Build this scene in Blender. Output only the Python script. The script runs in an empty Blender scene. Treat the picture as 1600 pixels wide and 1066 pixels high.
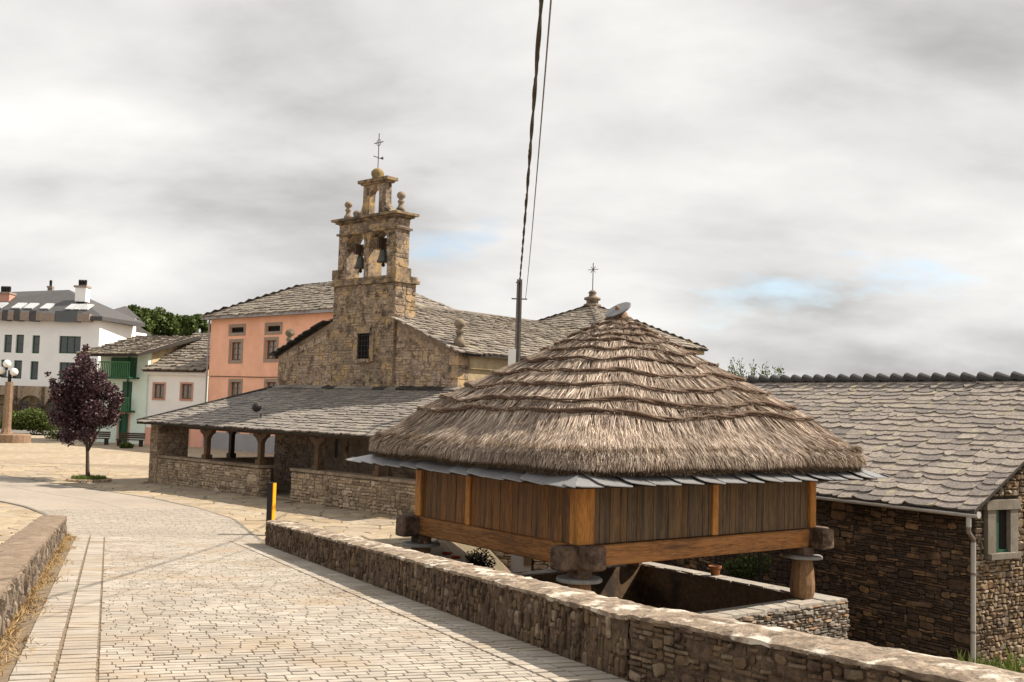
import bpy, math, random
from mathutils import Vector, Matrix
random.seed(11)
S = bpy.context.scene
C = bpy.context.collection
R = math.radians
# ------------------------------------------------------------------ camera
EYE = Vector((0, 0, 3.3))
PITCH, ROLL, FPX = R(3.66), R(1.72), 1626.0
cam = bpy.data.cameras.new('camera'); co = bpy.data.objects.new('camera', cam); C.objects.link(co)
cam.sensor_width = 36.0; cam.lens = 36.0 * FPX / 1600.0; cam.clip_start = 0.1; cam.clip_end = 3000
CR = (Matrix.Rotation(math.pi / 2 + PITCH, 4, 'X') @ Matrix.Rotation(ROLL, 4, 'Z'))
co.matrix_world = Matrix.Translation(EYE) @ CR
S.camera = co
CR3 = CR.to_3x3(); CRI = CR3.inverted()
def ray(px, py):
    return CR3 @ Vector(((px - 800) / FPX, (533 - py) / FPX, -1.0))
def atY(px, py, Y):                      # a point of the place, Y metres ahead
    d = ray(px, py); return EYE + d * (Y / d.y)
def atZ(px, py, z=0.0):                  # a point of the place at height z
    d = ray(px, py); return EYE + d * ((z - EYE.z) / d.z)
def proj(p):
    q = CRI @ (Vector(p) - EYE)
    if q.z > -0.2: return (-9999, -9999, 0)
    return (800 + FPX * q.x / -q.z, 533 - FPX * q.y / -q.z, -q.z)
# ------------------------------------------------------------------ light
SUN_AZ, SUN_EL = 12.0, 47.0              # degrees: azimuth from +X towards +Y, elevation
sd = Vector((math.cos(R(SUN_EL)) * math.cos(R(SUN_AZ)), math.cos(R(SUN_EL)) * math.sin(R(SUN_AZ)), math.sin(R(SUN_EL))))
sl = bpy.data.lights.new('sun', 'SUN'); sl.energy = 4.5; sl.angle = R(0.6); sl.color = (1.0, 0.905, 0.775)
so = bpy.data.objects.new('sun', sl); C.objects.link(so); so.location = (30, 0, 40)
so.rotation_euler = sd.to_track_quat('Z', 'Y').to_euler()
W = bpy.data.worlds.new('World'); S.world = W; W.use_nodes = True
nt = W.node_tree; N = nt.nodes; N.clear()
def nn(t, **k):
    n = N.new(t)
    for a, b in k.items(): setattr(n, a, b)
    return n
wo = nn('ShaderNodeOutputWorld'); bg = nn('ShaderNodeBackground'); bg.inputs[1].default_value = 0.1
sky = nn('ShaderNodeTexSky'); sky.sky_type = 'NISHITA'; sky.sun_disc = False
sky.sun_elevation = R(SUN_EL); sky.sun_rotation = R(90 - SUN_AZ)
tc = nn('ShaderNodeTexCoord'); sx = nn('ShaderNodeSeparateXYZ'); nt.links.new(tc.outputs['Generated'], sx.inputs[0])
zz = nn('ShaderNodeMath', operation='MAXIMUM'); zz.inputs[1].default_value = 0.0; nt.links.new(sx.outputs[2], zz.inputs[0])
za = nn('ShaderNodeMath', operation='ADD'); za.inputs[1].default_value = 0.36; nt.links.new(zz.outputs[0], za.inputs[0])
dx = nn('ShaderNodeMath', operation='DIVIDE'); nt.links.new(sx.outputs[0], dx.inputs[0]); nt.links.new(za.outputs[0], dx.inputs[1])
dy = nn('ShaderNodeMath', operation='DIVIDE'); nt.links.new(sx.outputs[1], dy.inputs[0]); nt.links.new(za.outputs[0], dy.inputs[1])
cx = nn('ShaderNodeCombineXYZ'); nt.links.new(dx.outputs[0], cx.inputs[0]); nt.links.new(dy.outputs[0], cx.inputs[1])
def cloud_noise(scale, detail, off, rough=0.55):
    mp = nn('ShaderNodeMapping'); mp.inputs['Location'].default_value = off; mp.inputs['Scale'].default_value = (0.75, 1.0, 1)
    mp.inputs['Rotation'].default_value = (0, 0, R(20))
    n = nn('ShaderNodeTexNoise'); n.inputs['Scale'].default_value = scale; n.inputs['Detail'].default_value = detail; n.inputs['Roughness'].default_value = rough
    n.inputs['Distortion'].default_value = 0.15
    nt.links.new(cx.outputs[0], mp.inputs[0]); nt.links.new(mp.outputs[0], n.inputs[0]); return n
n1 = cloud_noise(1.7, 8, (5.2, 1.4, 0), 0.52); n2 = cloud_noise(1.6, 6, (6.9, 4.1, 0), 0.55)
r1 = nn('ShaderNodeValToRGB'); e = r1.color_ramp.elements
e[0].position = 0.30; e[0].color = (2.5, 2.46, 2.43, 1); e[1].position = 0.62; e[1].color = (5.7, 5.6, 5.45, 1)
m_ = e.new(0.465); m_.color = (4.4, 4.32, 4.22, 1)
nt.links.new(n1.outputs[0], r1.inputs[0])
r2 = nn('ShaderNodeValToRGB'); e = r2.color_ramp.elements
e[0].position = 0.30; e[0].color = (0, 0, 0, 1); e[1].position = 0.39; e[1].color = (1, 1, 1, 1)
nt.links.new(n2.outputs[0], r2.inputs[0])
mx = nn('ShaderNodeMixRGB'); nt.links.new(r2.outputs[0], mx.inputs[0]); nt.links.new(sky.outputs[0], mx.inputs[1]); nt.links.new(r1.outputs[0], mx.inputs[2])
nt.links.new(mx.outputs[0], bg.inputs[0]); nt.links.new(bg.outputs[0], wo.inputs[0])
vs = S.view_settings; vs.view_transform = 'Standard'; vs.look = 'None'; vs.exposure = 0.84; vs.gamma = 1.0; vs.use_curve_mapping = False
S.cycles.max_bounces = 5; S.cycles.use_denoising = True
# ------------------------------------------------------------------ materials
MATS = {}
def material(name, cols, rough=0.85, scale=6.0, amount=0.35, bump=0.15, bscale=30.0, stretch=None, coord='world', spec=0.25,
             stain=None, stain_scale=0.8, stain_pos=(0.5, 0.62), metallic=0.0, trans=0.0, thick=0.012, spread=1.0):
    """cols: colours picked per piece (object or loose island); fine noise on top; optional stain colour with a shape of its own."""
    K = 1.0 if ('paint' in name or name in ('bright_white', 'surround', 'pink_trim', 'globe')) else .82
    cols = [tuple(x * K for x in c) for c in cols]; stain = [tuple(x * K for x in c) for c in (stain if isinstance(stain, list) else [stain])] if stain else None
    m = bpy.data.materials.new(name); m.use_nodes = True; t = m.node_tree; n = t.nodes; L = t.links.new
    b = n['Principled BSDF']; b.inputs['Roughness'].default_value = rough; b.inputs['Metallic'].default_value = metallic
    b.inputs['Specular IOR Level'].default_value = spec
    if coord == 'world':
        g = n.new('ShaderNodeNewGeometry'); vec = g.outputs['Position']
    else:
        g = n.new('ShaderNodeNewGeometry'); tcx = n.new('ShaderNodeTexCoord')
        oi0 = n.new('ShaderNodeObjectInfo'); ml = n.new('ShaderNodeMath'); ml.operation = 'MULTIPLY'; ml.inputs[1].default_value = 37.0
        L(oi0.outputs['Random'], ml.inputs[0]); ad = n.new('ShaderNodeVectorMath'); ad.operation = 'ADD'
        L(tcx.outputs['Object'], ad.inputs[0]); L(ml.outputs[0], ad.inputs[1]); vec = ad.outputs[0]
    if stretch:
        mp = n.new('ShaderNodeMapping'); mp.inputs['Scale'].default_value = stretch; L(vec, mp.inputs[0]); svec = mp.outputs[0]
    else: svec = vec
    if len(cols) > 1:
        oi = n.new('ShaderNodeObjectInfo'); ad1 = n.new('ShaderNodeMath'); ad1.operation = 'ADD'
        L(oi.outputs['Random'], ad1.inputs[0]); L(g.outputs['Random Per Island'], ad1.inputs[1])
        fr = n.new('ShaderNodeMath'); fr.operation = 'FRACT'; L(ad1.outputs[0], fr.inputs[0])
        cr = n.new('ShaderNodeValToRGB'); el = cr.color_ramp.elements
        while len(el) < len(cols): el.new(0.5)
        for i, c in enumerate(cols): el[i].position = i / (len(cols) - 1); el[i].color = (*c, 1)
        L(fr.outputs[0], cr.inputs[0]); col = cr.outputs[0]
    else:
        rg = n.new('ShaderNodeRGB'); rg.outputs[0].default_value = (*cols[0], 1); col = rg.outputs[0]
    nz = n.new('ShaderNodeTexNoise'); nz.inputs['Scale'].default_value = scale; nz.inputs['Detail'].default_value = 6; nz.inputs['Roughness'].default_value = 0.65
    L(svec, nz.inputs[0])
    mr = n.new('ShaderNodeMapRange'); mr.inputs[1].default_value = 0.3; mr.inputs[2].default_value = 0.7
    mr.inputs[3].default_value = 1 - amount; mr.inputs[4].default_value = 1 + amount; L(nz.outputs[0], mr.inputs[0])
    mu = n.new('ShaderNodeMixRGB'); mu.blend_type = 'MULTIPLY'; mu.inputs[0].default_value = 1.0; L(col, mu.inputs[1]); L(mr.outputs[0], mu.inputs[2])
    out = mu.outputs[0]
    for k, st in enumerate(stain if isinstance(stain, list) else ([stain] if stain else [])):
        sn = n.new('ShaderNodeTexNoise'); sv_ = svec if (stretch and coord == 'object') else vec; sn.inputs['Scale'].default_value = stain_scale * (1 + 0.6 * k); sn.inputs['Detail'].default_value = 7; sn.inputs['Roughness'].default_value = 0.62
        mp2 = n.new('ShaderNodeMapping'); mp2.inputs['Location'].default_value = (5.3 * k + 1.7, 2.1 * k, 9.4 * k); L(sv_, mp2.inputs[0]); L(mp2.outputs[0], sn.inputs[0])
        sr = n.new('ShaderNodeMapRange'); sr.inputs[1].default_value = stain_pos[0]; sr.inputs[2].default_value = stain_pos[1]; L(sn.outputs[0], sr.inputs[0])
        mk = n.new('ShaderNodeMixRGB'); L(sr.outputs[0], mk.inputs[0]); L(out, mk.inputs[1]); mk.inputs[2].default_value = (*st, 1); out = mk.outputs[0]
    L(out, b.inputs['Base Color'])
    if bump:
        bz = n.new('ShaderNodeTexNoise'); bz.inputs['Scale'].default_value = bscale; bz.inputs['Detail'].default_value = 5; L(svec, bz.inputs[0])
        bp = n.new('ShaderNodeBump'); bp.inputs['Strength'].default_value = bump; bp.inputs['Distance'].default_value = thick; L(bz.outputs[0], bp.inputs['Height']); L(bp.outputs[0], b.inputs['Normal'])
    if trans:
        b.inputs['Transmission Weight'].default_value = 0
        tr = n.new('ShaderNodeBsdfTranslucent'); L(out, tr.inputs[0]); ms = n.new('ShaderNodeMixShader'); ms.inputs[0].default_value = trans
        L(b.outputs[0], ms.inputs[1]); L(tr.outputs[0], ms.inputs[2]); L(ms.outputs[0], n['Material Output'].inputs[0])
    MATS[name] = m; return m
material('paver', [(.41, .363, .308), (.465, .415, .35), (.37, .33, .285), (.495, .44, .37), (.43, .38, .325), (.39, .34, .28)], scale=3, amount=.2, bump=.25, bscale=60, stain=[(.33, .275, .215), (.40, .32, .235)], stain_scale=.7, stain_pos=(.5, .68))
material('paver_joint', [(.22, .165, .11)], scale=14, amount=.4, bump=.3, bscale=80)
material('lane', [(.40, .345, .285)], scale=9, amount=.14, bump=.25, bscale=60, stain=(.33, .28, .235), stain_scale=.35, stain_pos=(.45, .7))
material('lane_brick', [(.38, .33, .28), (.43, .375, .31), (.40, .345, .29)], scale=4, amount=.12, bump=.2, bscale=60, stain=(.33, .285, .24), stain_scale=.35, stain_pos=(.45, .7))
material('drain', [(.2, .175, .15)], scale=9, amount=.2)
material('flag', [(.35, .27, .175), (.42, .34, .24), (.33, .27, .2), (.47, .37, .245), (.38, .31, .23), (.40, .335, .255)], scale=4, amount=.25, bump=.35, bscale=18, stain=(.33, .25, .16), stain_scale=.6, stain_pos=(.5, .7))
material('flag_joint', [(.30, .235, .165)], scale=5, amount=.3, bump=.3, bscale=40)
material('plaza_far', [(.41, .335, .24)], scale=2.6, amount=.4, bump=.3, bscale=6, stain=(.36, .28, .19), stain_scale=.25)
material('earth', [(.2, .15, .10)], scale=3, amount=.4, bump=.5, bscale=14, stain=(.13, .115, .06), stain_scale=.5)
material('asphalt', [(.22, .2, .18)], scale=8, amount=.15)
material('wall_stone', [(.115, .072, .044), (.15, .096, .058), (.082, .054, .037), (.2, .135, .08), (.125, .082, .053), (.29, .22, .15), (.095, .062, .043), (.105, .068, .045)], scale=14, amount=.5, bump=.7, bscale=26, stain=[(.06, .04, .027), (.17, .115, .062)], stain_scale=1.7, stain_pos=(.52, .68))
material('wall_mortar', [(.105, .07, .045)], scale=14, amount=.6, bump=.6, bscale=40)
material('wall_cap', [(.29, .225, .165)], scale=9, amount=.5, bump=.9, bscale=22, thick=.03, stain=[(.66, .59, .49), (.16, .118, .085)], stain_scale=3.0, stain_pos=(.52, .6))
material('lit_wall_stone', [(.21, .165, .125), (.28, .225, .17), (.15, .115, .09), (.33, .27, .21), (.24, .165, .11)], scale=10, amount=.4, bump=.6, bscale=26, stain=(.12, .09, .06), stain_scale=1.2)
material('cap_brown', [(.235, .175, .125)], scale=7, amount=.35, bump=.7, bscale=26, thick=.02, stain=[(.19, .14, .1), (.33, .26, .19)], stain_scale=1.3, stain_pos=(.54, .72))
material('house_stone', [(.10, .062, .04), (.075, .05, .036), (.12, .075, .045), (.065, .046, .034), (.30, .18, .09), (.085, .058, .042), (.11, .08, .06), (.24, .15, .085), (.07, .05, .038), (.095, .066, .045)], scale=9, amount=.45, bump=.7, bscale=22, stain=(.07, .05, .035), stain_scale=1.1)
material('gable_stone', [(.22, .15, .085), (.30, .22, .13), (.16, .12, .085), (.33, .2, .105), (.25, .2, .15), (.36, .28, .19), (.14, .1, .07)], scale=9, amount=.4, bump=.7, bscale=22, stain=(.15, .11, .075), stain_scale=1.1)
material('dark_joint', [(.035, .026, .019)], scale=12, amount=.4, bump=.5, bscale=40)
material('plinth_stone', [(.20, .175, .145), (.29, .255, .21), (.15, .125, .1), (.36, .31, .255), (.32, .2, .11), (.24, .21, .18)], scale=10, amount=.4, bump=.6, bscale=26)
material('plinth_slab', [(.42, .37, .31), (.36, .33, .29), (.46, .41, .345)], scale=6, amount=.25, bump=.4, bscale=20)
material('church_stone', [(0.459, 0.333, 0.231), (0.368, 0.271, 0.196), (0.517, 0.394, 0.285), (0.304, 0.228, 0.173), (0.495, 0.352, 0.230), (0.425, 0.323, 0.250), (0.555, 0.436, 0.325), (0.248, 0.181, 0.137), (0.444, 0.342, 0.274), (0.476, 0.334, 0.219)], scale=11, amount=.6, bump=.8, bscale=14, stain=[(.19, .132, .088), (.58, .40, .21), (.13, .092, .064)], stain_scale=1.5, stain_pos=(.53, .64))
material('weathered_stone', [(0.240, 0.176, 0.123), (0.200, 0.148, 0.102), (0.272, 0.200, 0.135)], scale=9, amount=.55, bump=.8, bscale=14, stain=[(.085, .066, .05), (.4, .28, .15)], stain_scale=1.7, stain_pos=(.46, .6))
material('church_mortar', [(0.349, 0.263, 0.186)], scale=6, amount=.35, bump=.5, bscale=20, stain=(.2, .145, .095), stain_scale=.6)
material('church_plaster', [(.50, .39, .23)], scale=3, amount=.22, bump=.3, bscale=14, stain=[(.38, .29, .17)], stain_scale=.6)
material('tower_stone', [(0.356, 0.263, 0.185), (0.286, 0.214, 0.157), (0.411, 0.311, 0.216), (0.233, 0.178, 0.133), (0.378, 0.275, 0.184), (0.435, 0.339, 0.238), (0.155, 0.118, 0.089)], scale=11, amount=.6, bump=.6, bscale=14, stain=[(.15, .112, .082), (.52, .35, .17), (.09, .068, .05)], stain_scale=1.4, stain_pos=(.52, .64))
material('porch_stone', [(0.426, 0.314, 0.206), (0.358, 0.263, 0.177), (0.494, 0.374, 0.258), (0.281, 0.208, 0.147), (0.454, 0.334, 0.218), (0.535, 0.423, 0.303), (0.212, 0.152, 0.105)], scale=11, amount=.6, bump=.6, bscale=16, stain=(.12, .09, .06), stain_scale=.8, stain_pos=(.52, .68))
material('slate', [(.27, .228, .2), (.34, .287, .25), (.19, .165, .15), (.385, .33, .28), (.30, .255, .21)], rough=.75, scale=16, amount=.4, bump=.5, bscale=20, spec=.35, stain=[(.47, .41, .24), (.22, .175, .14)], stain_scale=3.2, stain_pos=(.57, .7))
material('porch_slate', [(0.235, 0.208, 0.184), (0.285, 0.253, 0.224), (0.189, 0.167, 0.150), (0.308, 0.274, 0.237), (0.253, 0.223, 0.198)], rough=.75, scale=6, amount=.25, bump=.5, bscale=16, spec=.35, stain=[(.17, .15, .125), (.38, .34, .27)], stain_scale=.9, stain_pos=(.56, .7))
material('old_slate', [(0.230, 0.195, 0.162), (0.285, 0.244, 0.199), (0.184, 0.158, 0.133), (0.331, 0.284, 0.233), (0.258, 0.219, 0.182)], rough=.8, scale=4, amount=.3, bump=.5, bscale=12, stain=[(.33, .29, .2), (.13, .11, .085)], stain_scale=.7, stain_pos=(.56, .7))
material('new_slate', [(.24, .24, .245), (.29, .29, .295), (.26, .26, .265)], rough=.36, scale=8, amount=.15, bump=.15, bscale=30, spec=.7)
material('slate_deck', [(.05, .043, .036)], scale=8, amount=.3)
material('ridge_slate', [(.035, .032, .03), (.05, .045, .042)], rough=.55, scale=8, amount=.3, bump=.3, bscale=24)
material('straw', [(.46, .335, .25), (.74, .60, .47), (.24, .16, .115), (.92, .80, .66), (.52, .39, .295), (.34, .24, .175), (.17, .115, .085), (.82, .68, .55)], rough=.62, scale=2, amount=.22, bump=0, spec=.4, stain=[(.26, .185, .13)], stain_scale=.8, stain_pos=(.5, .75), trans=.12)
material('straw_base', [(.13, .09, .06)], rough=.9, scale=20, amount=.5, bump=.8, bscale=60, thick=.03, stretch=(1, 1, .2))
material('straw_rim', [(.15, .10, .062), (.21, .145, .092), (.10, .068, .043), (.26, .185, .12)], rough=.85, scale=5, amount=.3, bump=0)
material('rope', [(.14, .088, .06), (.18, .118, .08), (.105, .066, .045)], rough=.85, scale=25, amount=.5, bump=.9, bscale=55, thick=.02)
material('plank', [(0.294, 0.133, 0.042), (0.350, 0.155, 0.046), (0.221, 0.112, 0.044), (0.405, 0.172, 0.050), (0.267, 0.138, 0.060)], rough=.6, scale=7, amount=.75, bump=.5, bscale=9, stretch=(13, 13, .6), coord='object', stain=[(.06, .045, .022), (.2, .125, .075)], stain_scale=.6, stain_pos=(.48, .7))
material('grey_plank', [(0.179, 0.114, 0.058), (0.211, 0.131, 0.063), (0.144, 0.098, 0.058), (0.257, 0.143, 0.058), (0.164, 0.116, 0.076)], rough=.65, scale=7, amount=.75, bump=.5, bscale=9, stretch=(13, 13, .6), coord='object', stain=[(.05, .036, .027), (.24, .17, .11)], stain_scale=.6, stain_pos=(.48, .7))
material('orange_post', [(.64, .275, .06), (.70, .31, .07)], rough=.5, scale=6, amount=.45, bump=.2, bscale=9, stretch=(8, 8, .8), coord='object', stain=[(.42, .15, .028), (.16, .065, .02)], stain_scale=.55, stain_pos=(.55, .75))
material('beam', [(.38, .17, .056), (.33, .15, .05)], rough=.55, scale=6, amount=.7, bump=.3, bscale=8, stretch=(.8, 9, 9), coord='object', stain=[(.12, .06, .028), (.52, .24, .08)], stain_scale=.5, stain_pos=(.52, .7))
material('log_end', [(.19, .13, .095), (.16, .105, .075)], rough=.8, scale=10, amount=.45, bump=.6, bscale=16, coord='object', stain=(.06, .04, .028), stain_scale=3)
material('pillar_wood', [(.285, .165, .085), (.25, .14, .07)], rough=.65, scale=6, amount=.5, bump=.4, bscale=9, stretch=(8, 8, .7), coord='object')
material('disc_stone', [(.30, .29, .27), (.25, .245, .235)], rough=.7, scale=9, amount=.25, bump=.3)
material('disc_grey', [(.15, .15, .155)], rough=.5, scale=9, amount=.2, bump=.2, spec=.5)
material('clay', [(.38, .15, .06)], scale=8, amount=.25, bump=.2)
material('collar', [(.26, .15, .09)], scale=10, amount=.35, bump=.3)
material('red_clay', [(.4, .06, .035)], scale=8, amount=.25)
material('dark_wood', [(.06, .036, .022), (.08, .048, .028)], rough=.7, scale=6, amount=.4, bump=.3, bscale=12, stretch=(6, 6, .8))
material('post_wood', [(.12, .075, .045), (.15, .092, .052)], rough=.75, scale=6, amount=.4, bump=.35, bscale=12, stretch=(6, 6, .8))
material('door_wood', [(.30, .165, .06)], rough=.55, scale=5, amount=.3, bump=.2, bscale=12, stretch=(6, 6, .8))
material('iron', [(.03, .026, .024)], rough=.6, scale=12, amount=.3, metallic=.3)
material('cross_iron', [(.11, .085, .075)], rough=.6, scale=12, amount=.3, metallic=.3)
material('bell_bronze', [(.085, .085, .07)], rough=.45, scale=6, amount=.3, metallic=.5)
material('glass', [(.05, .055, .055)], rough=.08, scale=2, amount=.2, bump=0, spec=.8)
material('curtain_glass', [(.22, .19, .16)], rough=.15, scale=3, amount=.35, bump=0, spec=.7, stretch=(4, 4, .5))
material('dark_hole', [(.012, .01, .009)], rough=.9, scale=4, amount=.2, bump=0)
material('orange_paint', [(.85, .465, .32)], rough=.8, scale=.9, amount=.1, bump=.1, bscale=20, stain=[(.80, .43, .29), (.72, .38, .26)], stain_scale=.35, stain_pos=(.5, .75))
material('white_paint', [(.84, .81, .77)], rough=.8, scale=.7, amount=.07, bump=.1, bscale=20, stain=(.76, .72, .66), stain_scale=.35, stain_pos=(.52, .8))
material('bright_white', [(.86, .85, .83)], rough=.7, scale=.7, amount=.05, bump=.05)
material('mint_paint', [(.66, .77, .68)], rough=.8, scale=.7, amount=.08, bump=.1, stain=(.58, .68, .6), stain_scale=.4)
material('ochre_wall', [(.6, .48, .3)], rough=.9, scale=1.5, amount=.25, bump=.3, stain=(.32, .25, .15), stain_scale=.9)
material('pink_paint', [(.74, .38, .28)], rough=.8, scale=.8, amount=.1, bump=.1)
material('grey_paint', [(.3, .29, .3)], rough=.8, scale=.8, amount=.1, bump=.1)
material('surround', [(.30, .235, .19)], rough=.85, scale=3, amount=.15, bump=.15)
material('pink_trim', [(.52, .28, .21)], rough=.85, scale=3, amount=.12, bump=.1)
material('window_wood', [(.2, .1, .05)], rough=.6, scale=5, amount=.25)
material('white_frame', [(.62, .55, .44)], rough=.6, scale=5, amount=.15)
material('green_wood', [(.022, .10, .045)], rough=.5, scale=4, amount=.25, bump=.2, stretch=(6, 6, .8))
material('green_frame', [(.03, .10, .055)], rough=.5, scale=4, amount=.2)
material('green_rail', [(.06, .2, .08)], rough=.55, scale=4, amount=.3)
material('roof_grey', [(.085, .08, .08)], rough=.6, scale=3, amount=.2, bump=.4, bscale=9, stain=(.11, .075, .045), stain_scale=.2, stain_pos=(.58, .75), spec=.4)
material('skylight', [(.55, .57, .58)], rough=.15, scale=1, amount=.15, bump=0, spec=.9)
material('concrete', [(.37, .34, .30), (.33, .3, .27)], rough=.85, scale=6, amount=.2, bump=.25, stain=(.26, .235, .2), stain_scale=1.2)
material('pole_concrete', [(.24, .21, .18)], rough=.85, scale=6, amount=.25, bump=.3, stain=(.2, .175, .15), stain_scale=1.5)
material('plaster_surround', [(.235, .205, .165)], rough=.9, scale=5, amount=.25, bump=.4, stain=(.2, .17, .13), stain_scale=1.5)
material('gutter', [(.55, .53, .5)], rough=.35, scale=3, amount=.1, bump=0, spec=.5)
material('pipe_grey', [(.48, .46, .42)], rough=.4, scale=3, amount=.12, bump=0, spec=.5)
material('pipe_brown', [(.2, .165, .135)], rough=.5, scale=3, amount=.15, bump=0)
material('cable', [(.085, .072, .05)], rough=.7, scale=20, amount=.35, bump=.3)
material('wire', [(.2, .19, .175)], rough=.5, scale=20, amount=.2, bump=0)
material('black_metal', [(.022, .02, .021)], rough=.5, scale=4, amount=.2, bump=0)
material('yellow_paint', [(.85, .36, .01)], rough=.5, scale=4, amount=.08, bump=0)
material('bark', [(.10, .072, .055)], rough=.9, scale=14, amount=.4, bump=.6, stretch=(3, 3, .6))
material('purple_leaf', [(.045, .014, .022), (.07, .024, .032), (.03, .011, .017), (.11, .045, .052), (.16, .1, .105)], rough=.5, scale=3, amount=.3, bump=0, spec=.45, trans=.18)
material('green_leaf', [(.085, .125, .03), (.12, .165, .038), (.06, .095, .024), (.155, .195, .048)], rough=.6, scale=.6, amount=.3, bump=0, trans=.2)
material('lime_leaf', [(.14, .19, .035), (.1, .15, .025), (.19, .23, .05)], rough=.55, scale=2, amount=.3, bump=0, trans=.25)
material('hedge_leaf', [(.09, .125, .025), (.13, .16, .035), (.06, .09, .02)], rough=.6, scale=1.5, amount=.3, bump=0, trans=.2)
material('dark_leaf', [(.02, .022, .012), (.03, .03, .017), (.014, .016, .01)], rough=.7, scale=3, amount=.3, bump=0)
material('dry_grass', [(.40, .26, .11), (.47, .32, .15), (.3, .19, .085)], rough=.8, scale=4, amount=.3, bump=0)
material('lamp_brick', [(.33, .215, .14), (.26, .17, .11), (.4, .27, .18)], rough=.9, scale=6, amount=.3, bump=.4, bscale=16)
material('globe', [(.82, .8, .76)], rough=.2, scale=2, amount=.03, bump=0, spec=.5)
material('finial_stone', [(.3, .235, .17), (.25, .195, .14)], rough=.9, scale=8, amount=.35, bump=.5, stain=(.1, .08, .06), stain_scale=1.5)
material('lichen_stone', [(.32, .23, .10)], rough=.9, scale=8, amount=.4, bump=.5, stain=(.2, .16, .1), stain_scale=2)
# ------------------------------------------------------------------ mesh helpers
WL = {}
def link(o, world_loc, parent=None):
    C.objects.link(o); w = Vector(world_loc)
    if parent is not None: o.parent = parent; o.location = w - WL[parent.name]
    else: o.location = w
    WL[o.name] = w; return o
def tag(o, label=None, cat=None, group=None, kind=None):
    for k, v in (('label', label), ('category', cat), ('group', group), ('kind', kind)):
        if v: o[k] = v
    return o
def thing(name, loc, label, cat, group=None):
    o = bpy.data.objects.new(name, None); o.empty_display_size = .2
    link(o, loc); return tag(o, label, cat, group, 'thing')
class MB:
    def __init__(s): s.v = []; s.f = []
    def add(s, vs, fs):
        k = len(s.v); s.v += [tuple(p) for p in vs]; s.f += [tuple(i + k for i in f) for f in fs]; return s
    def box(s, c, ex, ey, ez):          # centre and three half vectors
        c, ex, ey, ez = map(Vector, (c, ex, ey, ez)); P = []
        for k in (-1, 1):
            for j in (-1, 1):
                for i in (-1, 1): P.append(c + ex * i + ey * j + ez * k)
        f = [(0, 2, 3, 1), (4, 5, 7, 6), (0, 1, 5, 4), (2, 6, 7, 3), (0, 4, 6, 2), (1, 3, 7, 5)]
        if ex.cross(ey).dot(ez) < 0: f = [q[::-1] for q in f]
        return s.add(P, f)
    def prism(s, poly, d):              # planar polygon extruded by vector d
        n = len(poly); P = [Vector(p) for p in poly]; Q = [p + Vector(d) for p in P]
        nrm = Vector((0, 0, 0))
        for i in range(n): nrm += (P[i] - P[0]).cross(P[(i + 1) % n] - P[0])
        fs = [tuple(range(n))[::-1], tuple(range(n, 2 * n))] + [(i, (i + 1) % n, n + (i + 1) % n, n + i) for i in range(n)]
        if nrm.dot(Vector(d)) < 0: fs = [q[::-1] for q in fs]
        return s.add(P + Q, fs)
    def lathe(s, base, prof, n=16, axis=None, cap=True):   # prof: (r, h) up the axis
        ax = Vector(axis or (0, 0, 1)).normalized(); a = ax.orthogonal().normalized(); b = ax.cross(a); base = Vector(base); P = []; fs = []
        for r, h in prof:
            for i in range(n):
                t = 2 * math.pi * i / n; P.append(base + ax * h + (a * math.cos(t) + b * math.sin(t)) * r)
        for k in range(len(prof) - 1):
            for i in range(n): fs.append((k * n + i, k * n + (i + 1) % n, (k + 1) * n + (i + 1) % n, (k + 1) * n + i))
        if cap: fs += [tuple(range(n))[::-1], tuple(range((len(prof) - 1) * n, len(prof) * n))]
        return s.add(P, fs)
    def tube(s, pts, rad, n=6, closed=False):
        pts = [Vector(p) for p in pts]; m = len(pts); P = []; fs = []
        prev = None
        for k, p in enumerate(pts):
            if closed: t = pts[(k + 1) % m] - pts[k - 1]
            else: t = pts[min(k + 1, m - 1)] - pts[max(k - 1, 0)]
            t.normalize()
            a = (prev - t * prev.dot(t)) if prev is not None else t.orthogonal()
            if a.length < 1e-6: a = t.orthogonal()
            a.normalize(); prev = a; b = t.cross(a); r = rad[k] if isinstance(rad, (list, tuple)) else rad
            for i in range(n):
                w = 2 * math.pi * i / n; P.append(p + (a * math.cos(w) + b * math.sin(w)) * r)
        for k in range(m if closed else m - 1):
            q = (k + 1) % m
            for i in range(n): fs.append((k * n + i, k * n + (i + 1) % n, q * n + (i + 1) % n, q * n + i))
        if not closed: fs += [tuple(range(n))[::-1], tuple(range((m - 1) * n, m * n))]
        return s.add(P, fs)
    def build(s, name, mat, parent=None, smooth=False, origin=None):
        xs, ys, zs = zip(*s.v)
        o0 = Vector(origin) if origin is not None else Vector(((min(xs) + max(xs)) / 2, (min(ys) + max(ys)) / 2, min(zs)))
        me = bpy.data.meshes.new(name); me.from_pydata([(x - o0.x, y - o0.y, z - o0.z) for x, y, z in s.v], [], s.f)
        me.materials.append(MATS[mat])
        if smooth: me.polygons.foreach_set('use_smooth', [True] * len(me.polygons))
        o = bpy.data.objects.new(name, me); return link(o, o0, parent)
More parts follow.
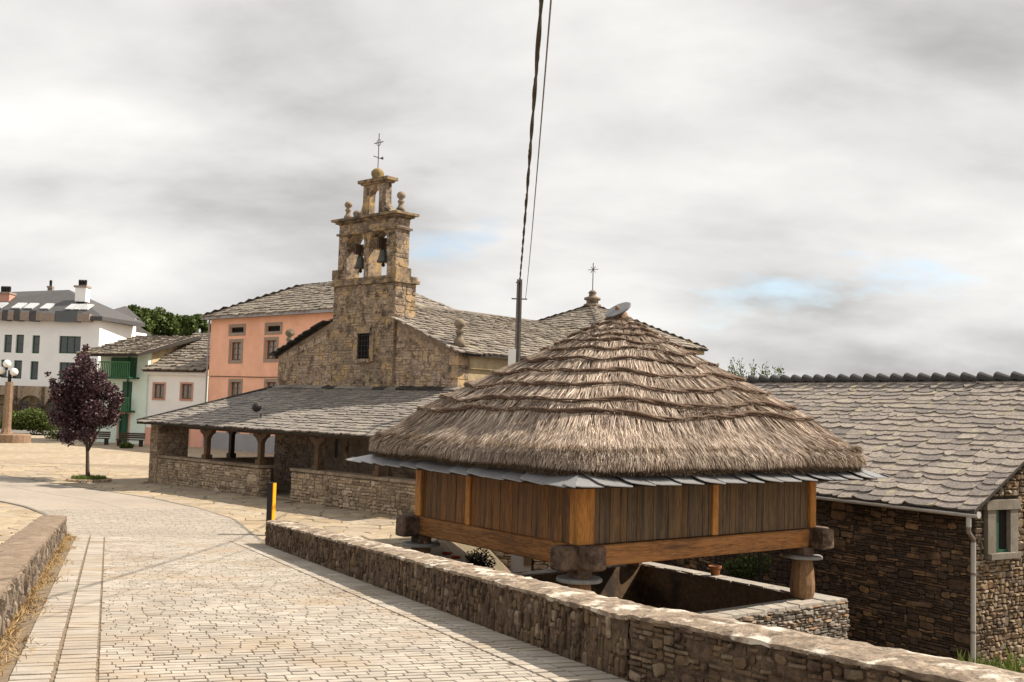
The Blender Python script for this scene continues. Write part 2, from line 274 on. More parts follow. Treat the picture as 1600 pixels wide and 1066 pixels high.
def local_box(name, c, size, rot, mat, parent, bev=0.012, taper=0.0):
    """a bevelled bar built along its own axes (grain follows it); size = full sizes, rot = angle about z"""
    x, y, z = size[0] / 2, size[1] / 2, size[2] / 2; b = min(bev, x * .4, y * .4, z * .4)
    v = []; f = []
    def ring(zz_, i):
        X, Y = x - i, y - i
        return [(-X + (b if i == 0 else 0), -Y, zz_), (X - (b if i == 0 else 0), -Y, zz_), (X, -Y + (b if i == 0 else 0), zz_), (X, Y - (b if i == 0 else 0), zz_),
                (X - (b if i == 0 else 0), Y, zz_), (-X + (b if i == 0 else 0), Y, zz_), (-X, Y - (b if i == 0 else 0), zz_), (-X, -Y + (b if i == 0 else 0), zz_)]
    def ring2(zz_, k):
        return [((px_) * k[0], (py_) * k[1], zz_) for px_, py_, _ in ring(0, 0)]
    k = ((x - b) / x, (y - b) / y)
    for zz_, kk in ((-z, k), (-z + b, (1, 1)), (z - b, (1, 1)), (z, k)): v += ring2(zz_, kk)
    for r_ in range(3):
        for i in range(8): f.append((r_ * 8 + i, r_ * 8 + (i + 1) % 8, r_ * 8 + 8 + (i + 1) % 8, r_ * 8 + 8 + i))
    f += [tuple(range(8))[::-1], tuple(range(24, 32))]
    v = [(p[0] + random.gauss(0, bev * .12), p[1] + random.gauss(0, bev * .12), p[2]) for p in v]
    me = bpy.data.meshes.new(name); me.from_pydata(v, [], f); me.materials.append(MATS[mat])
    o = bpy.data.objects.new(name, me); link(o, c, parent); o.rotation_euler = (0, 0, rot); return o
def rubble(Wd, Ht, uw, uh, sizes, free=None, rng=random):
    """fills a face with rectangles of mixed sizes; free(u, v) says whether a cell takes stone"""
    nx, ny = max(1, round(Wd / uw)), max(1, round(Ht / uh)); uw, uh = Wd / nx, Ht / ny
    occ = [[not (free is None or free((i + .5) * uw, (j + .5) * uh)) for i in range(nx)] for j in range(ny)]
    out = []; wts = [s_[2] for s_ in sizes]
    for j in range(ny):
        for i in range(nx):
            if occ[j][i]: continue
            w, h, _ = rng.choices(sizes, wts)[0]
            k = 0
            while k < w and i + k < nx and not occ[j][i + k]: k += 1
            w = k; hh = 1
            while hh < h and j + hh < ny and not any(occ[j + hh][i + q] for q in range(w)): hh += 1
            for b in range(hh):
                for a in range(w): occ[j + b][i + a] = True
            out.append((i * uw, j * uh, (i + w) * uw, (j + hh) * uh))
    return out
def stone_shape(r, M, gap, depth, sink=.04, jit=.12):
    u0, v0, u1, v1 = r; g = gap * random.uniform(.5, 1.3); u0 += g / 2; u1 -= g / 2; v0 += g / 2; v1 -= g / 2
    w, h = u1 - u0, v1 - v0; m = min(w, h); rj = lambda: random.uniform(-jit, jit) * m * .6
    c1, c2, c3, c4 = [m * random.uniform(.1, .36) for _ in range(4)]
    pts = [(u0 + c1, v0 + abs(rj())), (u1 - c2, v0 + abs(rj())), (u1 - abs(rj()), v0 + c2), (u1 - abs(rj()), v1 - c3),
           (u1 - c3, v1 - abs(rj())), (u0 + c4, v1 - abs(rj())), (u0 + abs(rj()), v1 - c4), (u0 + abs(rj()), v0 + c1)]
    cu, cv = (u0 + u1) / 2, (v0 + v1) / 2; ro = random.gauss(0, .09) * m / max(w, h) * 2; cs_, sn_ = math.cos(ro), math.sin(ro); gr_ = random.uniform(.92, 1.1)
    pts = [(cu + ((u - cu) * cs_ - (v - cv) * sn_) * gr_, cv + ((u - cu) * sn_ + (v - cv) * cs_) * gr_) for u, v in pts]; d = random.uniform(*depth); tu, tv = random.uniform(-.25, .25) * d, random.uniform(-.25, .25) * d
    s = 1 - min(.32, d * 1.1 / m); P = [M(u, v, -sink) for u, v in pts] + [M(u, v, d * .55) for u, v in pts]
    P += [M(cu + (u - cu) * s, cv + (v - cv) * s, d + tu * (u - cu) / (w + .001) * 2 + tv * (v - cv) / (h + .001) * 2) for u, v in pts]
    f = []
    for k in (0, 8):
        for i in range(8): f.append((k + i, k + (i + 1) % 8, k + 8 + (i + 1) % 8, k + 8 + i))
    f.append(tuple(range(16, 24)))
    return P, f
def pieces(shapes, name, mat, parent, most=300, min_px=0, smooth=False):
    """shapes: (verts, faces). Those that show largest become parts, the rest one joined part."""
    sc = []
    for P, f in shapes:
        q = [proj(p) for p in P[::2]]; xs = [a[0] for a in q]; ys = [a[1] for a in q]
        mxx = sum(xs) / len(xs); my = sum(ys) / len(ys)
        a = (max(xs) - min(xs)) * (max(ys) - min(ys)) if -20 < mxx < 1620 and -20 < my < 1080 and q[0][2] > 0 else 0
        sc.append(a)
    order = sorted(range(len(shapes)), key=lambda i: -sc[i]); rest = MB()
    for k, i in enumerate(order):
        P, f = shapes[i]
        if k < most and sc[i] > min_px:
            MB().add(P, f).build(name, mat, parent, smooth)
        else: rest.add(P, f)
    if rest.v:
        o = rest.build(name + ('es' if name.endswith('h') else 's'), mat, parent, smooth); o['kind'] = 'stuff'
def flat_map(O, eu, ev, n):
    O, eu, ev, n = Vector(O), Vector(eu), Vector(ev), Vector(n)
    return lambda u, v, w: O + eu * u + ev * v + n * w
def slate_rows(O, eu, ev, n, L, u0, u1, expo, width, th=.022, arc=.3, lift=1.5, sag=0.0):
    """overlapping slates on a roof plane; u0(v), u1(v) bound each row; returns shapes"""
    O, eu, ev, n = Vector(O), Vector(eu), Vector(ev), Vector(n); out = []; v = -expo * .25; row = 0
    while v < L - expo * .2:
        ex = expo * random.uniform(.9, 1.1) * (1.12 - .24 * v / L); a, b = u0(max(v, 0)), u1(max(v, 0)); u = a - random.uniform(0, width[0])
        while u < b - .02:
            w = random.uniform(*width); ua, ub = max(u, a), min(u + w, b); u += w
            if ub - ua < .06: continue
            dv = random.uniform(-.2, .2) * expo; top = min(v + ex * 1.55, L + .02); sk = random.gauss(0, .14) * expo
            k = arc * expo * random.uniform(.5, 1.25); t = th * random.uniform(.8, 1.4); g = .006
            k *= random.choice((.35, .6, 1, 1)); bot = [(ua + g + (ub - ua - 2 * g) * q, v + dv + k * (2 * q - 1) ** 2 * (1 if abs(2 * q - 1) < .9 else 1.15) + sk * (q - .5)) for q in (0, .22, .5, .78, 1)]
            sg = lambda uu: -sag * math.sin(math.pi * min(1, max(0, (uu - a) / max(.1, b - a))))
            P = [O + eu * p + ev * q + n * (t * lift + t + sg(p)) for p, q in bot] + [O + eu * (ub - g) + ev * top + n * (t * .45 + sg(ub)), O + eu * (ua + g) + ev * top + n * (t * .45 + sg(ua))]
            P += [O + eu * p + ev * (q + .004) + n * (t * lift * .55 - t * .35 + sg(p)) for p, q in bot]
            f = [(0, 1, 2, 3, 4, 5, 6)] + [(7 + i, 8 + i, i + 1, i) for i in range(4)] + [(0, 6, 7), (4, 11, 5)]
            out.append((P, f))
        v += ex; row += 1
    return out
def wall_holes(mb, O, eu, n, Wd, Ht, holes, depth=.15, top=None):
    """a wall face with recessed openings; holes = (u0, v0, u1, v1)"""
    O, eu, n = Vector(O), Vector(eu), Vector(n); ez = Vector((0, 0, 1))
    us = sorted({0, Wd, *[h[0] for h in holes], *[h[2] for h in holes]}); vv = sorted({0, Ht, *[h[1] for h in holes], *[h[3] for h in holes]})
    for i in range(len(us) - 1):
        for j in range(len(vv) - 1):
            cu, cv = (us[i] + us[i + 1]) / 2, (vv[j] + vv[j + 1]) / 2
            if any(h[0] < cu < h[2] and h[1] < cv < h[3] for h in holes): continue
            mb.add([O + eu * us[i] + ez * vv[j], O + eu * us[i + 1] + ez * vv[j], O + eu * us[i + 1] + ez * vv[j + 1], O + eu * us[i] + ez * vv[j + 1]], [(0, 1, 2, 3)])
    for a, b, c, d in holes:
        q = [O + eu * a + ez * b, O + eu * c + ez * b, O + eu * c + ez * d, O + eu * a + ez * d]; p = [x - n * depth for x in q]
        mb.add(q + p, [(0, 4, 5, 1), (1, 5, 6, 2), (2, 6, 7, 3), (3, 7, 4, 0)])
def bar(mb, a, b, w, d, n):             # a straight bar from a to b, width w, depth d out along n
    a, b, n = Vector(a), Vector(b), Vector(n); t = (b - a); s = t.normalized().cross(n).normalized()
    mb.box((a + b) / 2, t / 2, s * (w / 2), n * (d / 2))
def window(parent, O, eu, n, rect, frame_mat, pane_mat, mull=(1, 1), surround=None, sw=.12, depth=.12, fw=.06, sill=None, name='window'):
    O, eu, n = Vector(O), Vector(eu), Vector(n); ez = Vector((0, 0, 1)); a, b, c, d = rect; pt = lambda u, v, w: O + eu * u + ez * v + n * w
    m = MB(); m.add([pt(a, b, -depth + .01), pt(c, b, -depth + .01), pt(c, d, -depth + .01), pt(a, d, -depth + .01)], [(0, 1, 2, 3)])
    w = m.build('pane', pane_mat, None)
    fr = MB(); z = -depth + .035
    bar(fr, pt(a + fw / 2, b, z), pt(a + fw / 2, d, z), fw, .05, n); bar(fr, pt(c - fw / 2, b, z), pt(c - fw / 2, d, z), fw, .05, n)
    bar(fr, pt(a + fw, b + fw / 2, z), pt(c - fw, b + fw / 2, z), fw, .05, n); bar(fr, pt(a + fw, d - fw / 2, z), pt(c - fw, d - fw / 2, z), fw, .05, n)
    for i in range(1, mull[0] + 1):
        u = a + (c - a) * i / (mull[0] + 1); bar(fr, pt(u, b + fw, z), pt(u, d - fw, z), fw * .9, .045, n)
    for i in range(1, mull[1] + 1):
        v = b + (d - b) * i / (mull[1] + 1); bar(fr, pt(a + fw, v, z - .003), pt(c - fw, v, z - .003), fw * .5, .036, n)
    f = fr.build(name, frame_mat, parent); C.objects.unlink(w); wl = WL[w.name]; link(w, wl, f)
    if surround:
        s = MB(); k = .03
        bar(s, pt(a - sw / 2, b - sw, k / 2), pt(a - sw / 2, d + sw, k / 2), sw, k, n); bar(s, pt(c + sw / 2, b - sw, k / 2), pt(c + sw / 2, d + sw, k / 2), sw, k, n)
        bar(s, pt(a, d + sw / 2, k / 2), pt(c, d + sw / 2, k / 2), sw, k, n); bar(s, pt(a, b - sw / 2, k / 2 + .006), pt(c, b - sw / 2, k / 2 + .006), sw, k + .012, n)
        s.build('surround', surround, f)
    return f
def blades(pts, name, mat, parent=None, kind=None):
    """pts: (root, tip, side) thin leaf or straw faces"""
    mb = MB(); v = mb.v; f = mb.f
    for a, b, s in pts:
        k = len(v); m = (a + b) / 2
        v += [tuple(a - s * .5), tuple(a + s * .5), tuple(m + s), tuple(b), tuple(m - s)]; f.append((k, k + 1, k + 2, k + 3, k + 4))
    o = mb.build(name, mat, parent)
    if kind: o['kind'] = kind
    return o
def rnd_unit():
    while True:
        p = Vector((random.uniform(-1, 1), random.uniform(-1, 1), random.uniform(-1, 1)))
        if .05 < p.length < 1: return p.normalized()
def leaf_cloud(blobs, n, size, name, mat, parent, shell=.55, kind=None):
    """leaf faces spread through the volume of many small clumps"""
    mb = MB(); v = mb.v; f = mb.f; tot = sum(b[1] ** 2 for b in blobs)
    for c, r, sq in blobs:
        for _ in range(int(n * r * r / tot)):
            d = rnd_unit(); q = c + Vector((d.x, d.y, d.z * sq)) * (r * (random.random() ** shell))
            a = rnd_unit(); a.z *= .6; a = a.normalized() * size * random.uniform(.6, 1.3); b = a.cross(rnd_unit()).normalized() * size * random.uniform(.3, .5); k = len(v)
            v += [tuple(q - a * .5), tuple(q + b), tuple(q + a * .6), tuple(q - b)]; f.append((k, k + 1, k + 2, k + 3))
    o = mb.build(name, mat, parent)
    if kind: o['kind'] = kind
    return o
EZ = Vector((0, 0, 1))
# ------------------------------------------------------------------ ground and roads
def smooth01(t):
    t = max(0.0, min(1.0, t)); return t * t * (3 - 2 * t)
def zroad(y): return .07 * (25 - y)
WF0 = Vector((-5.07, 22.62)); WD = Vector((.393, -.9195)).normalized(); WN = Vector((-WD.y, WD.x))     # roadside wall: far end, direction to the viewer, normal away from the road
LF0 = Vector((-10.12, 24.1)); LD = Vector((.357, -.934)).normalized()                                   # low wall on the other side
def court(x, y):
    a = smooth01((x + 1.6 - .427 * max(0, 23 - y)) / 2.6)
    return -a * (1.95 + .85 * smooth01((31 - y) / 8.0)) * (1 - smooth01((y - 44) / 10)) - .02
gm = MB()
xs = [-900, -400, -200, -110, -70] + [-50 + 2.5 * i for i in range(13)] + [-17.5 + 1.0 * i for i in range(38)] + [22, 26, 32, 42, 60, 110, 200, 400, 900]
ys = [-60, -30, -15, -8] + [-4 + 1.0 * i for i in range(56)] + [54, 58, 64, 72, 85, 110, 160, 250, 400, 900]
for y in ys:
    for x in xs: gm.v.append((x, y, court(x, y) + (12 * smooth01((y - 130) / 300) if y > 130 else 0)))
nx_ = len(xs)
for j in range(len(ys) - 1):
    for i in range(nx_ - 1): gm.f.append((j * nx_ + i, j * nx_ + i + 1, (j + 1) * nx_ + i + 1, (j + 1) * nx_ + i))
tag(gm.build('ground', 'earth', smooth=True), 'bare earth and grass ground around the buildings and courtyard', None, None, 'structure')
# the plaza: a paved sheet with laid flagstones on its nearer half
def sheet(name, poly, z, mat, label):
    m = MB(); m.add([(p[0], p[1], z) for p in poly], [tuple(range(len(poly)))]); o = m.build(name, mat); return tag(o, label, None, None, 'structure')
plaza = sheet('plaza', [(-58, 22), (-10.6, 22), (-5.4, 22.3), (-1.75, 24.2), (-1.6, 33), (-6, 42), (-8, 62), (-30, 82), (-58, 82)], .012, 'plaza_far', 'broad sunlit plaza paved with pale irregular stone in front of the houses')
joint = MB(); joint.add([(x, y, .018) for x, y in [(-26, 22.3), (-10.6, 22.3), (-5.6, 22.6), (-1.8, 24.4), (-1.7, 33), (-6, 42), (-9, 50), (-26, 50)]], [tuple(range(8))])
joint.build('joint_bed', 'flag_joint', plaza)
def clip(poly, p, n):
    out = []
    for i in range(len(poly)):
        a, b = poly[i], poly[(i + 1) % len(poly)]; da = (a[0] - p[0]) * n[0] + (a[1] - p[1]) * n[1]; db = (b[0] - p[0]) * n[0] + (b[1] - p[1]) * n[1]
        if da <= 0: out.append(a)
        if da * db < 0:
            t = da / (da - db); out.append((a[0] + (b[0] - a[0]) * t, a[1] + (b[1] - a[1]) * t))
    return out
def voronoi(x0, x1, y0, y1, cs, keep, jit=.42):
    nx, ny = int((x1 - x0) / cs), int((y1 - y0) / cs); sd_ = {}
    for i in range(-2, nx + 2):
        for j in range(-2, ny + 2): sd_[i, j] = (x0 + (i + .5 + random.uniform(-jit, jit)) * cs, y0 + (j + .5 + random.uniform(-jit, jit)) * cs)
    for i in range(nx):
        for j in range(ny):
            c = sd_[i, j]
            if not keep(*c): continue
            poly = [(c[0] - cs * 1.5, c[1] - cs * 1.5), (c[0] + cs * 1.5, c[1] - cs * 1.5), (c[0] + cs * 1.5, c[1] + cs * 1.5), (c[0] - cs * 1.5, c[1] + cs * 1.5)]
            for a in range(-2, 3):
                for b in range(-2, 3):
                    if a or b:
                        d = sd_.get((i + a, j + b))
                        if d: poly = clip(poly, ((c[0] + d[0]) / 2, (c[1] + d[1]) / 2), (d[0] - c[0], d[1] - c[1]))
            if len(poly) > 2: yield c, poly
def flag_shape(c, poly, z, th, gap):
    n = len(poly); r = max(.1, min(math.hypot(p[0] - c[0], p[1] - c[1]) for p in poly)); s = 1 - gap / r
    tx, ty = random.gauss(0, .006), random.gauss(0, .006); h = th * random.uniform(.75, 1.25)
    q = [(c[0] + (p[0] - c[0]) * s, c[1] + (p[1] - c[1]) * s) for p in poly]; q2 = [(c[0] + (p[0] - c[0]) * (s - .05), c[1] + (p[1] - c[1]) * (s - .05)) for p in poly]
    zt = lambda p: z + h + tx * (p[0] - c[0]) + ty * (p[1] - c[1])
    P = [Vector((p[0], p[1], z - .02)) for p in q] + [Vector((p[0], p[1], zt(p) - .008)) for p in q] + [Vector((p[0], p[1], zt(p))) for p in q2]
    f = [(i, (i + 1) % n, n + (i + 1) % n, n + i) for i in range(n)] + [(n + i, n + (i + 1) % n, 2 * n + (i + 1) % n, 2 * n + i) for i in range(n)] + [tuple(range(2 * n, 3 * n))]
    return P, f
E1 = Vector((.739, -.673, 0)); EN = Vector((.673, .739, 0)); PA = Vector((-13.81, 40.45, 0))      # church porch front: far corner, along, inwards
def lane_in(x, y):                   # well inside the curved lane
    t = smooth01((-6.6 - x) / 8); yo = 26.6 + (-6.6 - x) * 1.12 - .012 * (-6.6 - x) ** 2
    yi = 24.9 + max(0, -10.4 - x) * 1.55 - .02 * max(0, -10.4 - x) ** 2
    return yi + .9 < y < yo - .9 and x < -6.6
def keep(x, y):
    if lane_in(x, y): return False
    p = Vector((x, y, 0)) - PA; a, b = p.dot(E1), p.dot(EN)
    if a > -.1 and b > -.1: return False
    q = Vector((x, y)) - WF0
    if q.dot(WD) > -.4 and q.dot(WN) < .2: return False
    if y < 25 and x > -10.8 and x < -5: return False
    return y < 50 - .3 * (x + 26) and x < -1.75 and q.dot(WN) < 6.5
pieces([flag_shape(c, p, .018, .03, .018) for c, p in voronoi(-27, -1, 22.4, 50, .74, keep)], 'flagstone', 'flag', plaza, 300)
# the lane that bends away across the plaza
outer = [atZ(*q, .058) for q in ((413, 848), (392, 834), (366, 812), (305, 793), (245, 780), (183, 770), (114, 760), (50, 750), (0, 742), (-120, 728), (-260, 714))]
inner = [atZ(*q, .058) for q in ((98, 852), (90, 818), (69, 803), (55, 797), (38, 791), (20, 787), (0, 783), (-30, 777), (-60, 771), (-170, 755), (-300, 738))]
lm = MB(); P = []
for o_, i_ in zip(outer, inner): P += [o_, i_]
lm.add(P, [(2 * k, 2 * k + 1, 2 * k + 3, 2 * k + 2) for k in range(len(outer) - 1)])
lane = tag(lm.build('lane', 'lane'), 'smooth pale lane bending away to the side across the plaza', None, None, 'structure')
def edge_strip(pts, w, z, name, mat, parent):
    m = MB(); L_, Rr = [], []
    for k, p in enumerate(pts):
        t = pts[min(k + 1, len(pts) - 1)] - pts[max(k - 1, 0)]; t.z = 0; t.normalize(); s = Vector((-t.y, t.x, 0)) * w / 2
        L_.append(p + s); Rr.append(p - s)
    n = len(pts); V = []
    for a, b in zip(L_, Rr): V += [Vector((a.x, a.y, z)), Vector((b.x, b.y, z)), Vector((a.x, a.y, z - .06)), Vector((b.x, b.y, z - .06))]
    f = []
    for k in range(n - 1):
        a = 4 * k; b = a + 4; f += [(a, b, b + 1, a + 1), (a + 2, b + 2, b, a), (a + 1, b + 1, b + 3, a + 3)]
    return m.add(V, f).build(name, mat, parent)
edge_strip(outer, .10, .064, 'edging', 'drain', lane)
edge_strip(inner, .10, .0645, 'edging', 'drain', lane)
mid = [o_ * .55 + i_ * .45 for o_, i_ in zip(outer, inner)]
edge_strip(mid[:8], .12, .0625, 'seam', 'lane_brick', lane)
# brick courses on the lane, the part of it where they can still be told apart
lb = []
for k in range(0, 3):
    o0, o1, i0, i1 = outer[k], outer[k + 1], inner[k], inner[k + 1]
    nr = max(2, int(((o1 - o0).length + (i1 - i0).length) / 2 / .16))
    for r_ in range(nr):
        f0, f1 = r_ / nr, (r_ + .92) / nr; a0, a1 = o0.lerp(o1, f0), o0.lerp(o1, f1); b0, b1 = i0.lerp(i1, f0), i0.lerp(i1, f1)
        u = random.uniform(-.05, 0); Ls = (b0 - a0).length
        while u < 1:
            w = .24 / Ls * random.uniform(.9, 1.1); ua, ub = max(0.01, u), min(.99, u + w * .95); u += w
            if ub - ua < .01: continue
            q = [a0.lerp(b0, ua), a1.lerp(b1, ua), a1.lerp(b1, ub), a0.lerp(b0, ub)]; h = Vector((0, 0, .006 + random.uniform(0, .004)))
            lb.append((q + [p + h for p in q], [(4, 7, 6, 5), (0, 4, 5, 1), (1, 5, 6, 2), (2, 6, 7, 3), (3, 7, 4, 0)]))
pieces(lb, 'lane_brick', 'lane_brick', lane, 0)
# the sloping road of small setts
RA = Vector((.377, -.926)).normalized(); RB = Vector((-RA.y, RA.x)); RO = Vector((-7.6, 24.4))
def rp(s, q, h=0.0):
    p = RO + RA * s + RB * q; return Vector((p.x, p.y, zroad(p.y) + h))
def qlim(s, P0, D, off):
    # lateral position of a wall line at station s
    d = P0 - RO; a = d.dot(RA); b = d.dot(RB); da = D.dot(RA); db = D.dot(RB); return b + (s - a) / da * db + off
road = MB(); ss = [-2.2 + .9 * i for i in range(32)]
for s_ in ss: road.v += [tuple(rp(s_, qlim(s_, LF0, LD, -.1), .0)), tuple(rp(s_, qlim(s_, WF0, WD, .15), .0))]
road.f = [(2 * k, 2 * k + 2, 2 * k + 3, 2 * k + 1) for k in range(len(ss) - 1)]
for p in list(road.v): road.v.append((p[0], p[1], p[2] - 3.0))
n2 = 2 * len(ss)
road.f += [(2 * k, 2 * k + n2, 2 * k + 2 + n2, 2 * k + 2) for k in range(len(ss) - 1)] + [(2 * k + 1, 2 * k + 3, 2 * k + 3 + n2, 2 * k + 1 + n2) for k in range(len(ss) - 1)]
road = tag(road.build('road', 'paver_joint'), 'sunlit road of small stone setts sloping down between two low walls', None, None, 'structure')
def sett(s0, s1, q0, q1, gap=.012):
    g = gap * random.uniform(.6, 1.5) / 2; s0 += g * 2.4; s1 -= g * 2.4; q0 += g * .45; q1 -= g * .45; h = .0135 + random.uniform(-.0016, .002); b = .004
    ta, tb = random.gauss(0, .0009), random.gauss(0, .0009)
    j = lambda: random.uniform(-.0025, .0025)
    c = [(s0 + j(), q0 + j()), (s1 + j(), q0 + j()), (s1 + j(), q1 + j()), (s0 + j(), q1 + j())]; k = [(1, 1), (-1, 1), (-1, -1), (1, -1)]
    hh = [h + ta, h + ta + tb, h + tb - ta, h - ta]
    P = [rp(a, q, -.004) for a, q in c] + [rp(a, q, x - b) for (a, q), x in zip(c, hh)] + [rp(a + m[0] * b, q + m[1] * b, x) for (a, q), m, x in zip(c, k, hh)]
    f = [(i, (i + 1) % 4, 4 + (i + 1) % 4, 4 + i) for i in range(4)] + [(4 + i, 4 + (i + 1) % 4, 8 + (i + 1) % 4, 8 + i) for i in range(4)] + [(8, 9, 10, 11)]
    return P, f
setts = []; s_ = -1.9
while s_ < 20.5:
    h = .122 * random.uniform(.96, 1.04); ql = qlim(s_, LF0, LD, 0); qr = qlim(s_, WF0, WD, 0)
    a, b = ql + .86, qr - .62
    q = a - random.uniform(0, .2); tilt = 0
    while q < b:
        w = random.choice((.15, .17, .19, .21, .24)) * random.uniform(.92, 1.08); qa, qb = max(a, q), min(b, q + w); q += w
        if qb - qa > .05: setts.append(sett(s_, s_ + h, qa, qb, .016))
    s_ += h
for base, sgn, side in ((.56, 1, 0), (.25, 1, 0), (-.6, 1, 1), (-.31, 1, 1)):
    s_ = -1.9
    while s_ < 20.5:
        h = random.choice((.16, .19, .22, .13)) * random.uniform(.95, 1.05); e = qlim(s_, LF0, LD, 0) if not side else qlim(s_, WF0, WD, 0)
        setts.append(sett(s_, s_ + h, e + base, e + base + .285, .017)); s_ += h
pieces(setts, 'sett', 'paver', road, 300)
# dry weeds and dust gathered along the foot of the low wall
wd = []
for _ in range(5200):
    s_ = random.uniform(-1, 18.5); q = qlim(s_, LF0, LD, 0) + abs(random.gauss(0, .11)) * (1 + .5 * math.sin(s_ * 2.1)); r0 = rp(s_, q, .01)
    d = Vector((random.gauss(0, .6), random.gauss(0, .6), random.uniform(.05, .8))).normalized() * random.uniform(.03, .11)
    wd.append((r0, r0 + d, d.cross(rnd_unit()).normalized() * .004))
tag(blades(wd, 'dry_weeds', 'dry_grass'), 'dry yellow weeds along the foot of the low wall', 'weeds', None, 'stuff')
# ------------------------------------------------------------------ roadside walls
def path_map(pts, zb, zt, closed_n):
    """pts: 2D polyline walked with the face on its right-hand side; returns M(u, v, w) with v in 0..1"""
    seg = []; L = 0
    for a, b in zip(pts, pts[1:]): l = (b - a).length; seg.append((L, l, a, (b - a) / l)); L += l
    def M(u, v, w):
        for s in seg:
            if u <= s[0] + s[1] or s is seg[-1]: break
        p = s[2] + s[3] * (u - s[0]); n = Vector((s[3].y, -s[3].x)) * closed_n; p = p + n * w
        zl, zh = zb(p), zt(p); return Vector((p.x, p.y, zl + (zh - zl) * v))
    return M, L
def roadside_wall(name, label, front, thick, side, height, stone_mat, cap_mat, sizes, most, back_low, uw=.05, uh=.05, gap=.014, depth=(.015, .05), group=None, endcap=True):
    """front: 2D polyline of the road face, far end first; side: +1 when the body lies to the left of the walk direction"""
    n_of = lambda k: Vector((-(front[min(k + 1, len(front) - 1)] - front[max(k - 1, 0)]).y, (front[min(k + 1, len(front) - 1)] - front[max(k - 1, 0)]).x)).normalized() * side
    back = [p + n_of(k) * thick for k, p in enumerate(front)]
    root = thing(name, (front[0].x, front[0].y, zroad(front[0].y)), label, 'wall', group)
    zt = lambda p: zroad(p.y) + height
    # core: one closed body, recessed behind the stones, carried down on the far side to the lower ground
    def ring(k, rec):
        n = n_of(k); a, b = front[k] + n * rec, back[k] - n * rec; z1 = zroad(front[k].y) + height - .03
        return [Vector((a.x, a.y, zroad(a.y) - .4)), Vector((b.x, b.y, back_low(b))), Vector((b.x, b.y, z1)), Vector((a.x, a.y, z1))]
    m = MB(); V = []
    for k in range(len(front)): V += ring(k, .02)
    fs = []
    for k in range(len(front) - 1):
        for i in range(4): fs.append((4 * k + i, 4 * k + 4 + i, 4 * k + 4 + (i + 1) % 4, 4 * k + (i + 1) % 4))
    e = 4 * (len(front) - 1); fs += [(0, 1, 2, 3), (e + 3, e + 2, e + 1, e)]
    if side < 0: fs = [q[::-1] for q in fs]
    m.add(V, fs).build('core', 'wall_mortar', root)
    gm_ = MB(); Lw = sum((b - a).length for a, b in zip(front, front[1:])); Mm, _ = path_map(front, lambda p: zroad(p.y) - .05, lambda p: zroad(p.y) + height - .03, 1 if side > 0 else -1); nu, nv = int(Lw / .06), 9; ph_ = random.uniform(0, 9)
    for j_ in range(nv + 1):
        for i_ in range(nu + 1):
            u_, v_ = Lw * i_ / nu, j_ / nv; gm_.v.append(tuple(Mm(u_, v_, -.002 + .012 * math.sin(u_ * 5.1 + ph_ + 3 * v_) * math.sin(u_ * 2.3 + v_ * 5) + random.gauss(0, .007))))
    for j_ in range(nv):
        for i_ in range(nu):
            q_ = (j_ * (nu + 1) + i_, j_ * (nu + 1) + i_ + 1, (j_ + 1) * (nu + 1) + i_ + 1, (j_ + 1) * (nu + 1) + i_); gm_.f.append(q_ if side > 0 else q_[::-1])
    gm_.build('mortar', 'wall_mortar', root, True)
    M, L = path_map(front, lambda p: zroad(p.y) - .03, lambda p: zroad(p.y) + height - .035, -side if False else (1 if side > 0 else -1))
    Hh = height
    Mv = lambda u, v, w: M(u, v / Hh, w)
    pieces([stone_shape(r, Mv, gap, depth) for r in rubble(L, Hh, uw, uh, sizes)], 'stone', stone_mat, root, most)
    # cap: rough mortared top with a wavering edge
    c = MB(); cv = []; kk = []; cum = 0; tot = sum((b - a).length for a, b in zip(front, front[1:])); ns = int(tot / .09); rows = 7
    seg = []; acc = 0
    for a, b in zip(range(len(front)), range(1, len(front))): l = (front[b] - front[a]).length; seg.append((acc, l, a)); acc += l
    for i in range(ns + 1):
        u = tot * i / ns
        for s in seg:
            if u <= s[0] + s[1] + 1e-6: break
        t = (u - s[0]) / s[1]; f_, b_ = front[s[2]].lerp(front[s[2] + 1], t), back[s[2]].lerp(back[s[2] + 1], t); n = (b_ - f_).normalized()
        f_ = f_ - n * (.025 + random.uniform(-.018, .018)); b_ = b_ + n * (.02 + random.uniform(-.02, .02)); z = zroad(front[s[2]].lerp(front[s[2] + 1], t).y) + height
        row = [Vector((f_.x, f_.y, z - .055 + random.uniform(-.012, .012)))]
        for r_ in range(rows):
            q = r_ / (rows - 1); p = f_.lerp(b_, q); row.append(Vector((p.x, p.y, z - .022 * (2 * q - 1) ** 2 + random.gauss(0, .005))))
        row.append(Vector((b_.x, b_.y, z - .06))); cv += row
    w_ = rows + 2; cf = []
    for i in range(ns):
        for j in range(w_ - 1): cf.append((i * w_ + j, i * w_ + j + 1, (i + 1) * w_ + j + 1, (i + 1) * w_ + j))
        cf.append((i * w_ + w_ - 1, i * w_, (i + 1) * w_, (i + 1) * w_ + w_ - 1))
    cf += [tuple(range(w_))[::-1], tuple(range(ns * w_, ns * w_ + w_))]
    if side > 0: cf = [q[::-1] for q in cf]
    c.add(cv, cf).build('cap', cap_mat, root)
    # the road-less face of the wall, stones above the lower ground
    bk = back[::-1]
